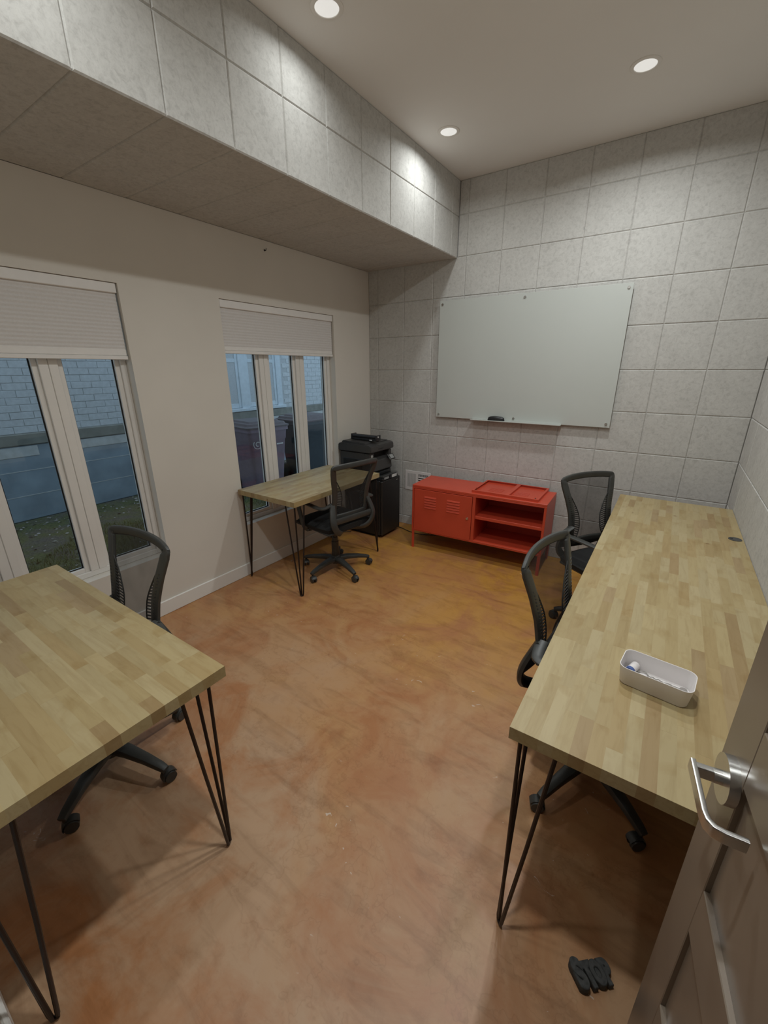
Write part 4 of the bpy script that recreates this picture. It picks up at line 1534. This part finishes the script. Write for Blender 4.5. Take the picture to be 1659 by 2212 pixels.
# wheelie bins
def wheelie_bin(x, y, rz, body, lidm, w, label, logo):
    root = thing('wheelie_bin', (x, y, 0), rz)
    tag(root, label, 'bin', 'wheelie bins in the yard')
    d, h = 0.66, 0.90
    bm = bmesh.new()
    secs = [(w * 0.37, d * 0.34, 0.05), (w * 0.40, d * 0.38, 0.35), (w * 0.44, d * 0.43, 0.72), (w * 0.455, d * 0.445, 0.74), (w * 0.47, d * 0.46, h)]
    rings = []
    for hx, hy, z in secs:
        rings.append([bm.verts.new((py, px, z)) for px, py in rrect(hx, hy, 0.05, 4)])
    for A, B in zip(rings, rings[1:]):
        for i in range(len(A)):
            j = (i + 1) % len(A)
            bm.faces.new((A[i], A[j], B[j], B[i]))
    bm.faces.new(rings[0])
    bm.faces.new(rings[-1])
    bo = finish(bm, 'bin_body', body, root, True)
    bm = bmesh.new()
    for hx, hy, z0, z1 in ((w * 0.495, d * 0.485, h - 0.045, h),):
        A = [bm.verts.new((py, px, z0)) for px, py in rrect(hx, hy, 0.05, 4)]
        B = [bm.verts.new((py, px, z1)) for px, py in rrect(hx, hy, 0.05, 4)]
        for i in range(len(A)):
            j = (i + 1) % len(A)
            bm.faces.new((A[i], A[j], B[j], B[i]))
        bm.faces.new(A)
        bm.faces.new(B)
    finish(bm, 'bin_rim', body, root, True)
    bm = bmesh.new()
    rings = []
    for s, z in ((1.03, h + 0.001), (1.04, h + 0.02), (0.93, h + 0.035), (0.90, h + 0.06), (0.74, h + 0.065), (0.70, h + 0.085)):
        rings.append([bm.verts.new((py, px, z)) for px, py in rrect(w * 0.495 * s, d * 0.485 * s, 0.05, 4)])
    for A, B in zip(rings, rings[1:]):
        for i in range(len(A)):
            j = (i + 1) % len(A)
            bm.faces.new((A[i], A[j], B[j], B[i]))
    bm.faces.new(rings[0])
    bm.faces.new(rings[-1])
    finish(bm, 'bin_lid', lidm, root, True)
    for s in (-1, 1):
        bm = bmesh.new()
        cyl(bm, (-d * 0.36, s * w * 0.36, 0.12), (-d * 0.36, s * w * 0.46, 0.12), 0.12, seg=24)
        finish(bm, 'wheel', 'black_plastic', root, True)
    bm = bmesh.new()
    tube(bm, [(-d * 0.52, -w * 0.40, h - 0.03), (-d * 0.58, -w * 0.38, h - 0.01), (-d * 0.58, w * 0.38, h - 0.01), (-d * 0.52, w * 0.40, h - 0.03)], 0.015, 8)
    finish(bm, 'bin_handle', body, root, True)
    if logo:
        # round printed mark with a turned arrow and two faint text lines
        fx = d * 0.425
        bm = bmesh.new()
        pts = [(0.0, 0.062 * math.cos(t), 0.062 * math.sin(t)) for t in [2 * math.pi * i / 28 for i in range(29)]]
        sweep(bm, pts, 0.012, 0.003, Vector((1, 0, 0)), nseg=4)
        a0 = [(0.0, 0.028 * math.cos(t), 0.028 * math.sin(t)) for t in [0.6 + 4.4 * i / 12 for i in range(13)]]
        sweep(bm, a0, 0.014, 0.003, Vector((1, 0, 0)), nseg=4)
        finish(bm, 'round_emblem', 'paper_white', root, False, (fx + 0.004, -0.17, 0.70), (0, rad(8), 0))
        bm = bmesh.new()
        for k, (ya, yb) in enumerate(((-0.09, 0.02), (-0.09, -0.01), (0.12, 0.22))):
            zz = (0.725, 0.680, 0.66)[k]
            bx(bm, (fx + 0.001, ya, zz), (fx + 0.006, yb, zz + 0.018))
        finish(bm, 'text_line', 'paper_white', root)
    return root
wheelie_bin(-1.98, 0.06, rad(-8), 'bin_maroon', 'bin_lid', 0.64, 'maroon wheelie bin with a round white emblem outside the far window', True)
wheelie_bin(-1.95, 0.98, rad(-4), 'bin_dark', 'bin_lid', 0.66, 'dark blue-black wheelie bin outside the far window', False)

# green splash block with a white pipe lying on it
gp = thing('splash_block', (-0.62, -1.18, 0))
tag(gp, 'dark green plastic splash block on the ground below the far window', 'splash block')
bm = bmesh.new()
bx(bm, (-0.20, -0.35, 0), (0.20, 0.35, 0.05), 0.01)
bx(bm, (-0.20, -0.35, 0.05), (-0.17, 0.35, 0.14), 0.006)
bx(bm, (0.17, -0.35, 0.05), (0.20, 0.35, 0.14), 0.006)
finish(bm, 'block', 'green_plastic', gp)
bm = bmesh.new()
cyl(bm, (-0.68, -1.75, 0.20), (-0.66, -1.02, 0.175), 0.032, seg=20, caps=False)
cyl(bm, (-0.68, -1.75, 0.20), (-0.66, -1.02, 0.175), 0.028, seg=20, caps=False)
tag(finish(bm, 'drain_pipe', 'pvc_white', None, True), 'short white plastic pipe lying over the green splash block', 'pipe')

# leaf litter and grass: uncountable
rnd = random.Random(4)
bm = bmesh.new()
for _ in range(2600):
    y = rnd.uniform(-4.2, 2.6)
    x = rnd.uniform(-3.1, -0.35)
    # thicker by the wall and under the near window
    if rnd.random() > (0.85 if x < -2.5 else 0.30):
        continue
    s = rnd.uniform(0.008, 0.026)
    a = rnd.uniform(0, math.pi)
    c, sn = math.cos(a) * s, math.sin(a) * s
    z = rnd.uniform(0.004, 0.018)
    t = rnd.uniform(-0.01, 0.01)
    vs = [bm.verts.new(p) for p in ((x + c, y + sn, z), (x - sn * 0.5, y + c * 0.5, z + t), (x - c, y - sn, z), (x + sn * 0.5, y - c * 0.5, z - t))]
    bm.faces.new(vs)
lf = finish(bm, 'leaf_litter', 'leaf')
tag(lf, 'pale fallen leaves scattered over the yard', 'leaves')
lf['kind'] = 'stuff'
bm = bmesh.new()
for _ in range(26000):
    y = rnd.uniform(-4.2, 0.4)
    x = rnd.uniform(-2.35, -0.3)
    if x < -2.05 + 0.25 * math.sin(y * 4.0):
        continue
    if (math.sin(x * 3.1 + 1.0) + math.sin(y * 2.3) + math.sin(x * 7 + y * 5) * 0.6) < rnd.uniform(-1.6, 0.6):
        continue
    h = rnd.uniform(0.02, 0.06)
    a = rnd.uniform(0, 2 * math.pi)
    w = 0.003
    lx, ly = rnd.uniform(-0.03, 0.03), rnd.uniform(-0.03, 0.03)
    bm.faces.new([bm.verts.new(p) for p in ((x + math.cos(a) * w, y + math.sin(a) * w, 0), (x - math.cos(a) * w, y - math.sin(a) * w, 0), (x + lx, y + ly, h))])
gr = finish(bm, 'lawn_grass', 'grass_blade')
tag(gr, 'short patchy grass in the yard outside the windows', 'grass')
gr['kind'] = 'stuff'
